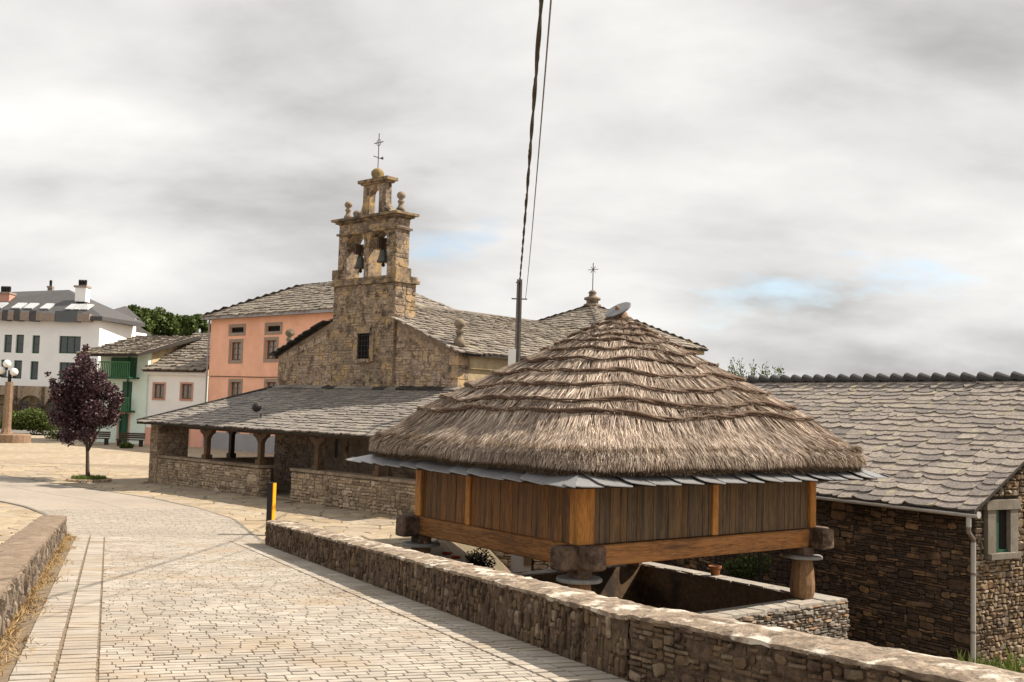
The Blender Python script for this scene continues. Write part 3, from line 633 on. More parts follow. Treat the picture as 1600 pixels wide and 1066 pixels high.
    if back_low(back[-1]) < -.5 or True:
        Mb, Lb = path_map(bk, lambda p: max(back_low(p) + .02, zroad(p.y) + height - 1.6), lambda p: zroad(p.y) + height - .05, 1 if side > 0 else -1)
        sh = [stone_shape((a, b / 1.6, c_, d / 1.6), Mb, .0, (.02, .05)) for a, b, c_, d in rubble(Lb, 1.6, .16, .1, [(2, 1, 3), (3, 1, 3), (1, 1, 2), (2, 2, 1)])]
        o = MB()
        for P, f in sh: o.add(P, f)
        o = o.build('back_stones', stone_mat, root); o['kind'] = 'stuff'
    return root
tall = [(1, 2, 3), (1, 3, 3), (2, 3, 2), (2, 4, 1.2), (1, 1, 2), (2, 1, 2), (3, 2, 1.2), (2, 2, 1.5), (3, 3, .5)]
flat = [(2, 1, 3), (3, 1, 4), (4, 1, 2.5), (5, 1, 1.5), (2, 2, 1.5), (3, 2, 1.5), (4, 2, 1), (1, 1, 1.5), (4, 3, .4)]
p0 = WF0 - WD * .5; p1 = WF0 + WD * 15.45
# rounded far end: walk round a half circle before following the road
nrm = WN; th = .46; cc = p0 + nrm * (th / 2)
front = [p0 + WD * .0]
front1 = [p0 + WD * .25, p1 - WD * .018]
wall_a = roadside_wall('stone_wall', 'long dark stone roadside wall with rough lichened top, rounded end by the bollard', front1, th, 1, .53, 'wall_stone', 'wall_cap', tall, 260,
                       lambda p: min(zroad(p.y) - .3, court(p.x + .3, p.y) - .3), uw=.05, uh=.055, depth=(-.004, .034))
# its rounded end
m = MB(); pr = []
for k in range(13):
    t = math.pi * k / 12; p = p0 + WD * .26 + nrm * (th / 2 - math.cos(t) * (th / 2 + .02)) - WD * (math.sin(t) * .42); pr.append(p)
zz0 = zroad(p0.y)
m.prism([Vector((p.x, p.y, -.3)) for p in pr], (0, 0, zz0 + .45 + .3)); m.build('end_core', 'wall_mortar', wall_a)
mc = MB(); pc = [cc + WD * .26 + (p - cc - WD * .26) * 1.08 for p in pr]
mc.prism([Vector((p.x, p.y, zz0 + .44)) for p in pc], (0, 0, .08)); mc.build('end_cap', 'wall_cap', wall_a)
Me, Le = path_map(pr[::-1][::-1], lambda p: -.02, lambda p: zz0 + .44, -1)
Me, Le = path_map(pr[::-1], lambda p: -.02, lambda p: zz0 + .44, 1)
pieces([stone_shape(r, lambda u, v, w: Me(u, v / .5, w), .014, (.02, .045)) for r in rubble(Le, .5, .05, .055, tall)], 'end_stone', 'wall_stone', wall_a, 40)
D2 = Vector((.52, -.854)).normalized(); q0 = p1 + WD * .018 + Vector((.0, 0.0)); front2 = [q0, q0 + D2 * 5.5]
wall_b = roadside_wall('stone_wall', 'nearer dark stone wall section beyond the open joint, cracked lichened top', front2, .47, 1, .55, 'wall_stone', 'wall_cap', flat, 240,
                       lambda p: min(zroad(p.y) - .3, court(p.x + .3, p.y) - .3), uw=.042, uh=.042, depth=(-.004, .04))
frontl = [LF0 + LD * .0, LF0 + LD * 22.0]
wall_c = roadside_wall('stone_wall', 'low sunlit wall with flat brown top on the far side of the road', frontl, .5, -1, .47, 'lit_wall_stone', 'cap_brown', [(1, 4, 3), (1, 3, 3), (1, 2, 2), (2, 3, 1), (2, 4, 1), (1, 6, 1.5)], 260,
                       lambda p: -.3, uw=.055, uh=.05)
# ------------------------------------------------------------------ the thatched granary on pillars
G0 = Vector((1.33, 19.0, 0)); GD1 = Vector((-.612, .791, 0)); GD2 = Vector((.791, .612, 0)); GL1, GL2 = 5.55, 7.0     # front corner, along the left face, along the right face
A1, A2 = math.atan2(GD1.y, GD1.x), math.atan2(GD2.y, GD2.x)
def gp(a, b, z): return G0 + GD1 * a + GD2 * b + EZ * z
ZB0, ZB1, ZP1 = .44, .84, 2.25
gran = thing('granary', gp(GL1 / 2, GL2 / 2, ZB0), 'square timber granary with a thatched pyramid roof, raised on mushroom pillars', 'granary')
bt = .34
# sill beams, their ends crossing at the corners
for b, k in ((bt / 2 - .04, 0), (GL2 - bt / 2 + .04, 1)): local_box('beam', gp(GL1 / 2, b, (ZB0 + ZB1) / 2), (GL1 + .0, bt, ZB1 - ZB0), A1, 'beam', gran, .025)
for a, k in ((bt / 2 - .04, 0), (GL1 - bt / 2 + .04, 1)): local_box('beam', gp(a, GL2 / 2, (ZB0 + ZB1) / 2 - .006), (GL2 + .0, bt, ZB1 - ZB0 - .02), A2, 'beam', gran, .025)
for a, b, da, db in ((0, 0, 1, 0), (0, 0, 0, 1), (GL1, 0, 0, 1), (GL1, 0, -1, 0), (0, GL2, 1, 0), (0, GL2, 0, -1), (GL1, GL2, 0, -1), (GL1, GL2, -1, 0)):
    ln = .46 if not (da and b == 0 and a == 0) else .42
    if da: c_ = gp(a - da * (ln / 2 - .01), b + (bt / 2 - .04 if b == 0 else -bt / 2 + .04), (ZB0 + ZB1) / 2 + .005); r_ = A1
    else: c_ = gp(a + (bt / 2 - .04 if a == 0 else -bt / 2 + .04), b - db * (ln / 2 - .01), (ZB0 + ZB1) / 2 - .012); r_ = A2
    local_box('beam_end', c_, (ln, bt + .03, ZB1 - ZB0 + .03), r_, 'log_end', gran, .035)
# planks and posts: along one face from t0 to t1
def face_planks(along, start_post, mid, end_post, mat, off):
    L = GL1 if along == 1 else GL2
    ang = A1 if along == 1 else A2
    pos = lambda t, o, z: gp(t, o, z) if along == 1 else gp(o, t, z)
    def seg(t0, t1):
        t = t0
        while t < t1 - .02:
            w = random.uniform(.14, .27); w = min(w, t1 - t)
            if t1 - t - w < .07: w = t1 - t
            local_box('plank', pos(t + w / 2, off + random.uniform(-.006, .006), (ZB1 + ZP1) / 2), (w - .007, .045, ZP1 - ZB1), ang, mat, gran, .006); t += w
    posts = [(0.0, start_post)] + [(m_, .17) for m_ in mid] + [(L - end_post, end_post)]
    last = None
    for t, w in posts:
        if last is not None: seg(last, t)
        last = t + w
    return posts, pos, ang
for off, sgn in ((.09, -1), (GL2 - .09, 1)):
    posts, pos, ang = face_planks(1, .30, [3.48], .24, 'plank', off)
    for t, w in posts[1:-1]: local_box('post', pos(t + w / 2, off + sgn * .02, (ZB1 + ZP1) / 2), (w, .09, ZP1 - ZB1), ang, 'orange_post', gran, .012)
for off, sgn in ((.09, -1), (GL1 - .09, 1)):
    posts, pos, ang = face_planks(2, .36, [3.62], .2, 'grey_plank', off)
    for t, w in posts[1:-1]: local_box('post', pos(t + w / 2, off + sgn * .02, (ZB1 + ZP1) / 2), (w, .09, ZP1 - ZB1), ang, 'orange_post', gran, .012)
for a, b in ((0, 0), (GL1, 0), (0, GL2), (GL1, GL2)):
    w1 = .30 if a == 0 else .24; w2 = .36 if b == 0 else .2
    local_box('corner_post', gp(a + (w1 / 2 if a == 0 else -w1 / 2), b + (w2 / 2 if b == 0 else -w2 / 2), (ZB1 + ZP1) / 2 + .0), (w1, w2, ZP1 - ZB1 + .004), A1, 'orange_post', gran, .018)
# inside floor, top plate
MB().prism([gp(.1, .1, ZB1 - .06), gp(GL1 - .1, .1, ZB1 - .06), gp(GL1 - .1, GL2 - .1, ZB1 - .06), gp(.1, GL2 - .1, ZB1 - .06)], (0, 0, .05)).build('floor', 'dark_wood', gran)
# pillars with stone discs
for a, b in ((.12, .12), (GL1 - .15, .12), (.12, GL2 - .3), (GL1 - .15, GL2 - .3)):
    base = gp(a, b, -.67); m = MB(); n = 12; prof = [(.235, 0), (.27, .12), (.275, .3), (.25, .55), (.215, .78), (.2, .86)]
    for r_, h in prof:
        for i in range(n):
            t = 2 * math.pi * i / n; rr = r_ * (1 + .04 * math.sin(3 * t + a) + random.uniform(-.012, .012)); m.v.append(tuple(base + Vector((math.cos(t) * rr, math.sin(t) * rr, h))))
    for k in range(len(prof) - 1):
        for i in range(n): m.f.append((k * n + i, k * n + (i + 1) % n, (k + 1) * n + (i + 1) % n, (k + 1) * n + i))
    m.f += [tuple(range(n))[::-1], tuple(range(5 * n, 6 * n))]
    m.build('pillar', 'pillar_wood', gran, smooth=False)
    d = MB(); n = 28; ks = []
    for r_, h in ((.36, .855), (.42, .862), (.425, .90), (.4, .925)):
        for i in range(n):
            t = 2 * math.pi * i / n; rr = r_ * (1 + .018 * math.sin(2 * t + b) + .012 * math.sin(5 * t + a)); d.v.append(tuple(base + Vector((math.cos(t) * rr, math.sin(t) * rr, h))))
    for k in range(3):
        for i in range(n): d.f.append((k * n + i, k * n + (i + 1) % n, (k + 1) * n + (i + 1) % n, (k + 1) * n + i))
    d.f += [tuple(range(n))[::-1], tuple(range(3 * n, 4 * n))]; d.build('disc', 'disc_stone', gran)
    local_box('block', base + Vector((0, 0, 1.02)), (.34, .34, .2), A1, 'log_end', gran, .02)
    local_box('wedge', base + Vector((.1, -.16, .95)), (.12, .07, .05), A1 + .4, 'pillar_wood', gran, .01)
# slates jutting out below the thatch
TC = gp(GL1 / 2, GL2 / 2, 0); OV = .80
ea = {(-1, 0): .82, (1, 0): .82, (0, -1): .72, (0, 1): .82}
tilt = .36
deck = MB(); ov = .92
cr_ = [(-ov, -ov), (GL1 + ov, -ov), (GL1 + ov, GL2 + ov), (-ov, GL2 + ov)]; ci = [(.1, .1), (GL1 - .1, .1), (GL1 - .1, GL2 - .1), (.1, GL2 - .1)]
V = [gp(a, b, 1.985) for a, b in cr_] + [gp(a, b, 2.29) for a, b in ci] + [gp(a, b, 1.955) for a, b in cr_] + [gp(a, b, 2.25) for a, b in ci]
deck.add(V, [(i, 4 + i, 4 + (i + 1) % 4, (i + 1) % 4) for i in range(4)] + [(8 + i, 8 + (i + 1) % 4, 12 + (i + 1) % 4, 12 + i) for i in range(4)] + [(i, (i + 1) % 4, 8 + (i + 1) % 4, 8 + i) for i in range(4)])
deck.build('eave_boards', 'dark_wood', gran)
SX = .80
def eave(O, eu, en, L, ext, swoop):
    """a row of thin slates lapped sideways, curved lower corners; en points outwards"""
    O, eu, en = Vector(O), Vector(eu), Vector(en); u = -ext; out = []; row = []
    while u < L + ext - .15:
        w = random.uniform(.5, .66); row.append((u, min(u + w + .12, L + ext + .12), random.uniform(-.02, .02))); u += w
    for i, (a, b, j) in enumerate(row):
        lift = .012 + .010 * (i % 3); th = .016; d0, d1 = .5, -.36 + j
        z = lambda d: 2.255 - (0.9 - d) * 0.0 - (.62 - d) * 0.0 + d * .40 - .05
        pts = [(a + .02, d1 + .10), (a + .08, d1 + .02), (a + .2, d1), (b - .03, d1 + .006), (b, d1 + .03), (b, d0), (a, d0)]
        f_ = lambda p, q, hh: O + eu * p - en * q + EZ * (1.985 + (q + .36) * .34 + hh + lift * (1 - (p - a) / (b - a)) * 2.2)
        dd_ = SX
        pts = clip(pts, (-dd_, 0), (-1, 1)) if False else clip(clip(pts, (-SX, 0.0), (-1, 1)), (L + SX, 0.0), (1, 1))
        if len(pts) < 3: continue
        P = [f_(p, q, th) for p, q in pts] + [f_(p, q, 0) for p, q in pts]; n = len(pts)
        f = [tuple(range(n)), tuple(range(n, 2 * n))[::-1]] + [(n + k, n + (k + 1) % n, (k + 1) % n, k) for k in range(n)]
        out.append((P, f))
    return out
sl_ = eave(gp(-SX, 0, 0), GD2, -GD1, GL2, SX + .40, 0) + eave(gp(GL1 + SX, GL2, 0), -GD2, GD1, GL2, SX + .40, 0)
sl_ += eave(gp(GL1, -SX, 0), -GD1, -GD2, GL1, SX + .40, 0) + eave(gp(0, GL2 + SX, 0), GD1, GD2, GL1, SX + .40, 0)
for P, f in sl_: MB().add(P, f).build('eave_slate', 'new_slate', gran)
# thatch
HX, HY, TZ0, TZ1 = GL2 / 2 + 1.04, GL1 / 2 + 1.04, 2.40, 5.44
ROPES = [.955, .91, .865, .815, .76, .70, .62, .53, .435, .335, .262]
steps = [0] + sorted(ROPES) + [1.0]
RPH = [random.uniform(0, 6.28) for _ in ROPES]
def rope_s(ri, th):
    s_ = ROPES[ri]; ph = RPH[ri]; am = .017 * (1 - s_) ** .3
    return s_ + am * math.sin(th * 4 + ph) + am * .8 * math.sin(th * 7 + ph * 2) + am * .5 * math.sin(th * 13 + ph) - .02 * (abs(math.sin(2 * th)) ** 2) * (1 - s_) ** .5
BC = {}
def bounds(th):
    k = int((th % (2 * math.pi)) * 100)
    if k not in BC: BC[k] = [-.05] + sorted(rope_s(i, k / 100) for i in range(len(ROPES))) + [1.0]
    return BC[k]
def tsurf(th, s, out=0.0, step=True):
    """thatch surface: th angle in plan, s 0 (rim) to 1 (top)"""
    n = 2.35 + 5.2 * (1 - s) ** 1.7; c, q = math.cos(th), math.sin(th)
    r = (abs(c) ** n + abs(q) ** n) ** (-1 / n)
    k = (1 - s) ** .93 * (1 + .105 * math.sin(math.pi * min(1, s * 1.05))); k = max(k, .018)
    lay = 0
    if step:
        bs = bounds(th)
        for a, b in zip(bs, bs[1:]):
            if a <= s <= b: lay = .125 * (1 - (s - a) / (b - a)) ** 1.0 * min(1, (1 - s) * 3 + .3); break
    wob = .03 * math.sin(th * 5 + s * 9) * (1 - s) + .02 * math.sin(th * 11 - s * 14) * (1 - s)
    x, y = c * r * HX * k, q * r * HY * k; d = Vector((c * HY, q * HX)).normalized()
    g = (lay + wob + out); z = TZ0 + (TZ1 - TZ0) * s ** 1.03 + (lay + out) * .62
    return TC + GD2 * (x + d.x * g * .75) + GD1 * (y + d.y * g * .75) + EZ * z
base = MB(); NT = 200; rows_ = []
for a, b in zip(steps, steps[1:]): rows_ += [a + .0005, a + (b - a) * .33, a + (b - a) * .66, b - .0005]
rim = [(-.30, -.02, -.17), (-.06, 0.0, -.20), (-.02, .01, -.12), (.01, .02, .02)]
for o_, s_, dz in rim:
    for i in range(NT):
        p = tsurf(2 * math.pi * i / NT, 0.0, -.02, False); c_ = TC.copy(); d = Vector((p.x - c_.x, p.y - c_.y, 0)).normalized(); p = p + d * (o_ + random.uniform(-.012, .012)); p.z = TZ0 + dz + random.uniform(-.02, .02); base.v.append(tuple(p))
for s_ in [.004 + .994 * i / 60 for i in range(61)]:
    for i in range(NT): base.v.append(tuple(tsurf(2 * math.pi * i / NT, s_, -.045)))
nr = len(rim) + 61
for k in range(nr - 1):
    for i in range(NT): base.f.append((k * NT + i, k * NT + (i + 1) % NT, (k + 1) * NT + (i + 1) % NT, (k + 1) * NT + i))
base.f.append(tuple(range((nr - 1) * NT, nr * NT)))
thatch = base.build('thatch', 'straw_base', gran, smooth=True)
# straw stalks: lie down the slope, tips lifting a little; a combed direction that drifts, clumps that stand proud
def pick_th():
    # even along the perimeter
    while True:
        x, y = random.uniform(-HX, HX), random.uniform(-HY, HY)
        if random.random() < .5: x = math.copysign(HX, x)
        else: y = math.copysign(HY, y)
        if random.random() < (1.0 if True else 0): return math.atan2(y / HY, x / HX)
st = []
for _ in range(98000):
    s_ = 1 - math.sqrt(random.random()) ; s_ = min(.985, max(.0, s_)); th = pick_th()
    front = (math.cos(th) * GD2 * HX + math.sin(th) * GD1 * HY)
    if front.y > .6 and random.random() < .6: continue
    ln = random.uniform(.16, .42) / 3.9; cl = math.sin(th * 70 + 9 * math.sin(s_ * 13)) * .5 + math.sin(th * 31 + s_ * 23) * .5
    lo = max(-.05 - .03 * random.random(), s_ - ln); hi = min(.995, s_ + ln * .25)
    bs = bounds(th)
    for a_, b_ in zip(bs, bs[1:]):
        if a_ <= s_ < b_: hi = min(hi, b_ + .004); lo = max(lo, a_ - random.random() * .010); break
    dth = random.gauss(0, .018) + .012 * math.sin(th * 6 + s_ * 7); dth *= 1 / max(.25, 1 - s_)
    r0 = tsurf(th, hi, -.012); t0 = tsurf(th + dth * .6, max(lo, .0), .004 + abs(random.gauss(0, .022)) + .022 * max(0, cl), True)
    if lo < 0: t0 = t0 + EZ * (lo * 4.2 + .02 * math.sin(th * 9)) + (r0 - t0) * -.03
    d = t0 - r0
    if d.length < .03: continue
    sd_ = d.cross(EZ + rnd_unit() * .5)
    if sd_.length < 1e-4: continue
    st.append((r0, t0, sd_.normalized() * random.uniform(.0045, .0105)))
blades(st, 'straw', 'straw', thatch, 'stuff')
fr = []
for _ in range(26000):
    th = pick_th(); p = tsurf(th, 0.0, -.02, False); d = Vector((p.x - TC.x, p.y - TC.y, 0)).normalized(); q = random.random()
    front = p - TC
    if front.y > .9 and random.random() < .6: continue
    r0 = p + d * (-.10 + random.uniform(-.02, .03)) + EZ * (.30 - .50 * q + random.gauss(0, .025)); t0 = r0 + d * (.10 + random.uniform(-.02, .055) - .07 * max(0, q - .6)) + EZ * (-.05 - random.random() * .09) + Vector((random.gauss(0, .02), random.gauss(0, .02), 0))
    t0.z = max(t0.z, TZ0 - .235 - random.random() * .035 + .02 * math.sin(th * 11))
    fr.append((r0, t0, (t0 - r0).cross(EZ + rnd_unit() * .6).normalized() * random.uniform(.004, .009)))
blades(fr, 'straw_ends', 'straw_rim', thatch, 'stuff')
# straw ropes bound round the roof
for ri, s_ in enumerate(ROPES):
    ph = random.uniform(0, 6); m = MB(); ns = int(60 + 190 * (1 - s_)); rad = .013 + .020 * (1 - s_) ** .5
    ctr = []
    for i in range(ns):
        th = 2 * math.pi * i / ns; am = .014 * (1 - s_) ** .3
        sag = -.018 * (abs(math.sin(2 * th)) ** 2) * (1 - s_) ** .5
        sw = rope_s(ri, th) + .009 + random.gauss(0, .0012)
        ctr.append((th, sw))
    fz = []
    for k in range(2):
        pts = []
        for i, (th, sw) in enumerate(ctr):
            w = i * .55 + k * math.pi + ph + .8 * math.sin(i * .13); p = tsurf(th, sw, .022 + rad * .75 + .55 * rad * math.sin(w), True); pts.append(p + EZ * (rad * .7 * math.cos(w)))
        rr = [rad * (1 + .35 * math.sin(i_ * .21 + k)) * random.uniform(.6, 1.25) for i_ in range(len(pts))]; m.tube(pts, rr, 5, True)
        for p in pts:
            for _ in range(4):
                d = Vector((random.gauss(0, 1), random.gauss(0, 1), random.gauss(-.35, .6))).normalized(); b0 = p + d * rad * .4; tq = b0 + d * random.uniform(.03, .085); fz.append((b0, tq, d.cross(rnd_unit()).normalized() * .0045))
    rp_ = m.build('binding_rope', 'rope', gran, smooth=True); blades(fz, 'frayed_straw', 'straw', rp_, 'stuff')
# the loose knot where two ropes meet, and the capped top
kp = []
for _ in range(200):
    th = random.gauss(-math.pi * .545, .075); s_ = .30 + random.gauss(0, .014) ; a = tsurf(th, s_, .06 + random.random() * .03); d = (GD2 * random.uniform(.5, 1) + EZ * random.gauss(-.05, .18) + GD1 * random.gauss(0, .1)).normalized() * random.choice((-1, 1)); b = a + d * random.uniform(.15, .4)
    kp.append((a, b, d.cross(EZ + rnd_unit() * .4).normalized() * .007))
blades(kp, 'loose_knot', 'straw', gran, 'stuff')
top = TC + EZ * TZ1
m = MB(); m.lathe(top + EZ * -.22, [(.25, 0), (.235, .1), (.20, .2), (.17, .29), (.10, .32)], 18); m.build('top_collar', 'collar', gran, True)
m = MB(); ax = Vector((-.47, -.36, .81)).normalized(); m.lathe(top + EZ * .13 + Vector((-.04, -.04, 0)), [(.22, -.035), (.30, -.03), (.32, 0), (.30, .015), (.0, .025)], 28, ax, False)
m.v.append(tuple(top + EZ * .13 + ax * -.04)); n = 28; m.f += [(len(m.v) - 1, (i + 1) % n, i) for i in range(n)]
m.build('cap_disc', 'disc_grey', gran)
m = MB(); m.lathe(top + EZ * .13 + Vector((-.04, -.04, 0)) + ax * .02, [(.05, 0), (.05, .04), (.02, .075)], 10, ax); m.build('cap_knob', 'collar', gran)
# ------------------------------------------------------------------ ring wall under the granary
plinth = thing('plinth_wall', gp(GL1 / 2, GL2 / 2, -2.4), 'square ring of drystone wall with flat slab top carrying the granary pillars', 'wall')
def plinth_side(a0, b0, a1, b1, na, nb, thick=.62, zt=-.70, zb=-3.0):
    """outer face from (a0, b0) to (a1, b1); (na, nb) points outwards"""
    A, B = gp(a0, b0, 0), gp(a1, b1, 0); eu = (B - A).normalized(); n = (GD1 * na + GD2 * nb); L = (B - A).length
    m = MB(); c_ = (A + B) / 2 - n * (thick / 2 + .015); c_.z = (zt + zb) / 2; m.box(c_, eu * (L / 2 - .02), n * (thick / 2 - .02), EZ * ((zt - zb) / 2)); m.build('core', 'house_stone', plinth)
    H = zt - zb - .03
    szs = [(2, 1, 3), (3, 1, 4), (4, 1, 3), (5, 2, 1), (3, 2, 2), (1, 1, 1.5), (2, 2, 1)]
    sh = [stone_shape(r, flat_map(Vector((A.x, A.y, zb)), eu, EZ, n), .012, (.03, .09)) for r in rubble(L, H, .075, .055, szs)]
    return sh, A, eu, n, L
e_ = .42; sh = []
s1, A_, eu_, n_, L_ = plinth_side(-e_, -e_, -e_, GL2 + e_ + .15, -1, 0); sh += s1
s2, *_ = plinth_side(-e_, GL2 + e_ + .15, GL1 + e_, GL2 + e_ + .15, 0, 1); sh += s2
s3, *_ = plinth_side(GL1 + e_, -e_, -e_, -e_, 0, -1); sh += s3
s4, *_ = plinth_side(GL1 + e_, GL2 + e_, GL1 + e_, -e_, 1, 0); sh += s4
pieces(sh, 'stone', 'plinth_stone', plinth, 240, 20)
# slabs on top of the ring
def slabs(a0, a1, b0, b1):
    out = []
    for c, p in voronoi(0, a1 - a0, 0, b1 - b0, .42, lambda x, y: True, .3):
        q = [(min(max(x, 0.0), a1 - a0), min(max(y, 0.0), b1 - b0)) for x, y in p]
        P, f = flag_shape(c, q, 0, .05, .012); out.append(([gp(a0 + v.x, b0 + v.y, -.715 + v.z) for v in P], [k[::-1] for k in f]))
    return out
ss_ = slabs(-e_ - .04, -e_ + .64, -e_ - .04, GL2 + e_ + .2) + slabs(-e_ + .64, GL1 + e_, GL2 + e_ - .47, GL2 + e_ + .2) + slabs(-e_ + .64, GL1 + e_, -e_ - .04, -e_ + .6) + slabs(GL1 + e_ - .6, GL1 + e_ + .04, -e_ + .6, GL2 + e_ - .47)
pieces(ss_, 'top_slab', 'plinth_slab', plinth, 120, 15)
for a0, a1, b0, b1 in ((-e_, -e_ + .62, -e_, GL2 + e_ + .15), (-e_ + .62, GL1 + e_, GL2 + e_ - .45, GL2 + e_ + .15), (-e_ + .62, GL1 + e_, -e_, -e_ + .58)):
    MB().prism([gp(a0, b0, -.73), gp(a1, b0, -.73), gp(a1, b1, -.73), gp(a0, b1, -.73)], (0, 0, .037)).build('bedding', 'plinth_slab', plinth)
# ------------------------------------------------------------------ church with belfry wall and slate porch
def cp(t, d, z): return PA + E1 * t + EN * d + EZ * z          # t along the porch front, d inwards
church = thing('church', cp(7, 10, 0), 'old stone church with twin-arched belfry wall and slate-roofed porch', 'church')
FD = 4.5                                                        # facade behind the porch front
FT0, FT1 = 1.75, 12.15; FTC = 6.95; ZE, ZR = 5.2, 7.12
NL = 10.6
rake = (ZR - ZE) / (FTC - FT0)
def ztop(t): return ZR - abs(t - FTC) * (ZR - ZE) / (FTC - FT0 if t < FTC else FT1 - FTC)
WX0, WX1, WZ0, WZ1 = 6.92, 7.62, 4.95, 5.9                      # little barred window
# nave body: facade, side walls
m = MB(); th_ = .8
m.prism([cp(FT0, FD, -.5), cp(FT1, FD, -.5), cp(FT1, FD, ZE), cp(FTC, FD, ZR), cp(FT0, FD, ZE)], EN * NL)
nave = m.build('nave_wall', 'church_mortar', church)
def fac_free(u, v):
    t = FT0 + u; z = v
    if z > ztop(t) - .22: return False
    if 5.3 < t < 8.98 and z > ZE + .0: return False
    if WX0 - .22 < t < WX1 + .22 and WZ0 - .15 < z < WZ1 + .22: return False
    if 6.4 < t < 8.4 and z < 2.6: return False
    return True
csz = [(2, 1, 3), (3, 1, 4), (4, 1, 3), (5, 1, 1.5), (2, 2, 2), (3, 2, 2.5), (4, 2, 1.2), (1, 1, 1.5), (5, 3, .3)]
fsh = [stone_shape(r, flat_map(cp(FT0, FD, 0), E1, EZ, -EN), .02, (.004, .03)) for r in rubble(FT1 - FT0, ZR, .12, .1, csz, fac_free)]
pieces(fsh, 'stone', 'church_stone', nave, 160, 30)
# coping band under the rake, dressed corner stones, right flank in plaster
for s in (-1, 1):
    a = FT0 if s < 0 else FT1; m = MB(); tt = FTC + s * 2.0
    m.prism([cp(a - s * .02, FD - .03, ZE - .32), cp(tt, FD - .03, ztop(tt) - .62), cp(tt, FD - .03, ztop(tt) - .40), cp(a - s * .02, FD - .03, ZE - .10)], EN * .05)
    m.build('raking_band', 'church_stone', nave)
    z = .0; k = 0
    while z < ZE - .1:
        h = random.uniform(.3, .5); w = .75 if k % 2 else .45; h = min(h, ZE - .08 - z)
        m = MB(); m.box(cp(a - s * (w / 2 - .03), FD + .2, z + h / 2), E1 * (w / 2), EN * .245, EZ * (h / 2 - .012)); m.build('quoin', 'church_stone', nave); z += h; k += 1
m = MB(); m.box(cp(FT1 + .01, FD + NL / 2 + .35, ZE / 2 - .1 + .1), E1 * .025, EN * (NL / 2 - .1), EZ * (ZE / 2 - .35)); m.build('flank_plaster', 'church_plaster', nave)
m = MB(); m.box(cp(FT1 + .06, FD + NL / 2 + .35, ZE - .38), E1 * .07, EN * (NL / 2 - .1), EZ * .22); m.build('flank_cornice', 'church_plaster', nave)
# little window
m = MB(); m.box(cp((WX0 + WX1) / 2, FD - .012, (WZ0 + WZ1) / 2), E1 * ((WX1 - WX0) / 2), EN * .02, EZ * ((WZ1 - WZ0) / 2)); w_ = m.build('window', 'dark_hole', nave)
m = MB()
for u in (WX0 - .11, WX1 + .11): m.box(cp(u, FD - .03, (WZ0 + WZ1) / 2), E1 * .11, EN * .06, EZ * ((WZ1 - WZ0) / 2 + .1))
m.box(cp((WX0 + WX1) / 2, FD - .03, WZ1 + .11), E1 * .36, EN * .07, EZ * .11); m.box(cp((WX0 + WX1) / 2, FD - .05, WZ0 - .08), E1 * .42, EN * .09, EZ * .075)
m.build('window_surround', 'church_stone', nave)
m = MB()
for i in range(4): u = WX0 + .1 + i * .166; m.box(cp(u, FD - .06, (WZ0 + WZ1) / 2), E1 * .014, EN * .012, EZ * ((WZ1 - WZ0) / 2))
for i in range(5): m.box(cp((WX0 + WX1) / 2, FD - .075, WZ0 + .1 + i * .19), E1 * ((WX1 - WX0) / 2), EN * .01, EZ * .012)
m.build('iron_grille', 'iron', nave)
# nave roof
def roof_pair(parent, name, t0, tc, t1, d0, d1, ze, zr, ov, mat, expo, width, most, zr2=None):
    zr2 = zr2 or zr
    for s, te in ((-1, t0), (1, t1)):
        run = abs(te - tc); up = (zr - ze) / run; eo = te + s * ov; zo = ze - up * ov
        A = cp(eo, d0, zo + .04); B = cp(tc, d0, zr + .04); ev = (B - A); L = ev.length; ev.normalize(); eu = EN if s > 0 else -EN
        n = eu.cross(ev).normalized()
        if n.z < 0: n = -n
        A0 = A if s > 0 else cp(eo, d1, zo + .04)
        m = MB(); m.add([cp(eo, d0, zo - .05), cp(eo, d1, zo - .05), cp(tc, d1, zr2 - .01), cp(tc, d0, zr - .01), cp(eo, d0, zo + .03), cp(eo, d1, zo + .03), cp(tc, d1, zr2 + .05), cp(tc, d0, zr + .05)],
                        [(0, 1, 2, 3), (7, 6, 5, 4), (0, 4, 5, 1), (1, 5, 6, 2), (2, 6, 7, 3), (3, 7, 4, 0)]); dk = m.build(name, 'slate_deck', parent)
        sh = slate_rows(A0, eu, ev, n, L, lambda v: -.03, lambda v: d1 - d0 + .03, expo, width, .03, .25, 1.3)
        pieces(sh, 'slate', mat, dk, most if s > 0 else 0, 25)
        # ragged slate ends along the front verge
        if s > 0 or True:
            vb = []
            for i in range(int(L / .16)):
                q = (i + .5) / int(L / .16); p = A.lerp(B, q)
                if abs(eo + (tc - eo) * q - tc) < 1.95: continue
                mm = MB(); mm.box(p - EN * .12 + EZ * random.uniform(.0, .05), (B - A).normalized() * .1, EN * random.uniform(.14, .24), n * .022); vb.append((mm.v, mm.f))
            pieces([([Vector(p) for p in v], f) for v, f in vb], 'verge_slate', 'ridge_slate' if s < 0 else mat, dk, 0)
roof_pair(church, 'nave_roof', FT0, FTC, FT1, FD - .02, FD + NL, ZE, ZR, .35, 'old_slate', .30, (.25, .5), 120)
m = MB(); m.tube([cp(FTC, FD + .9, ZR + .06), cp(FTC, FD + NL, ZR + .0)], .11, 7); m.build('ridge', 'old_slate', church)
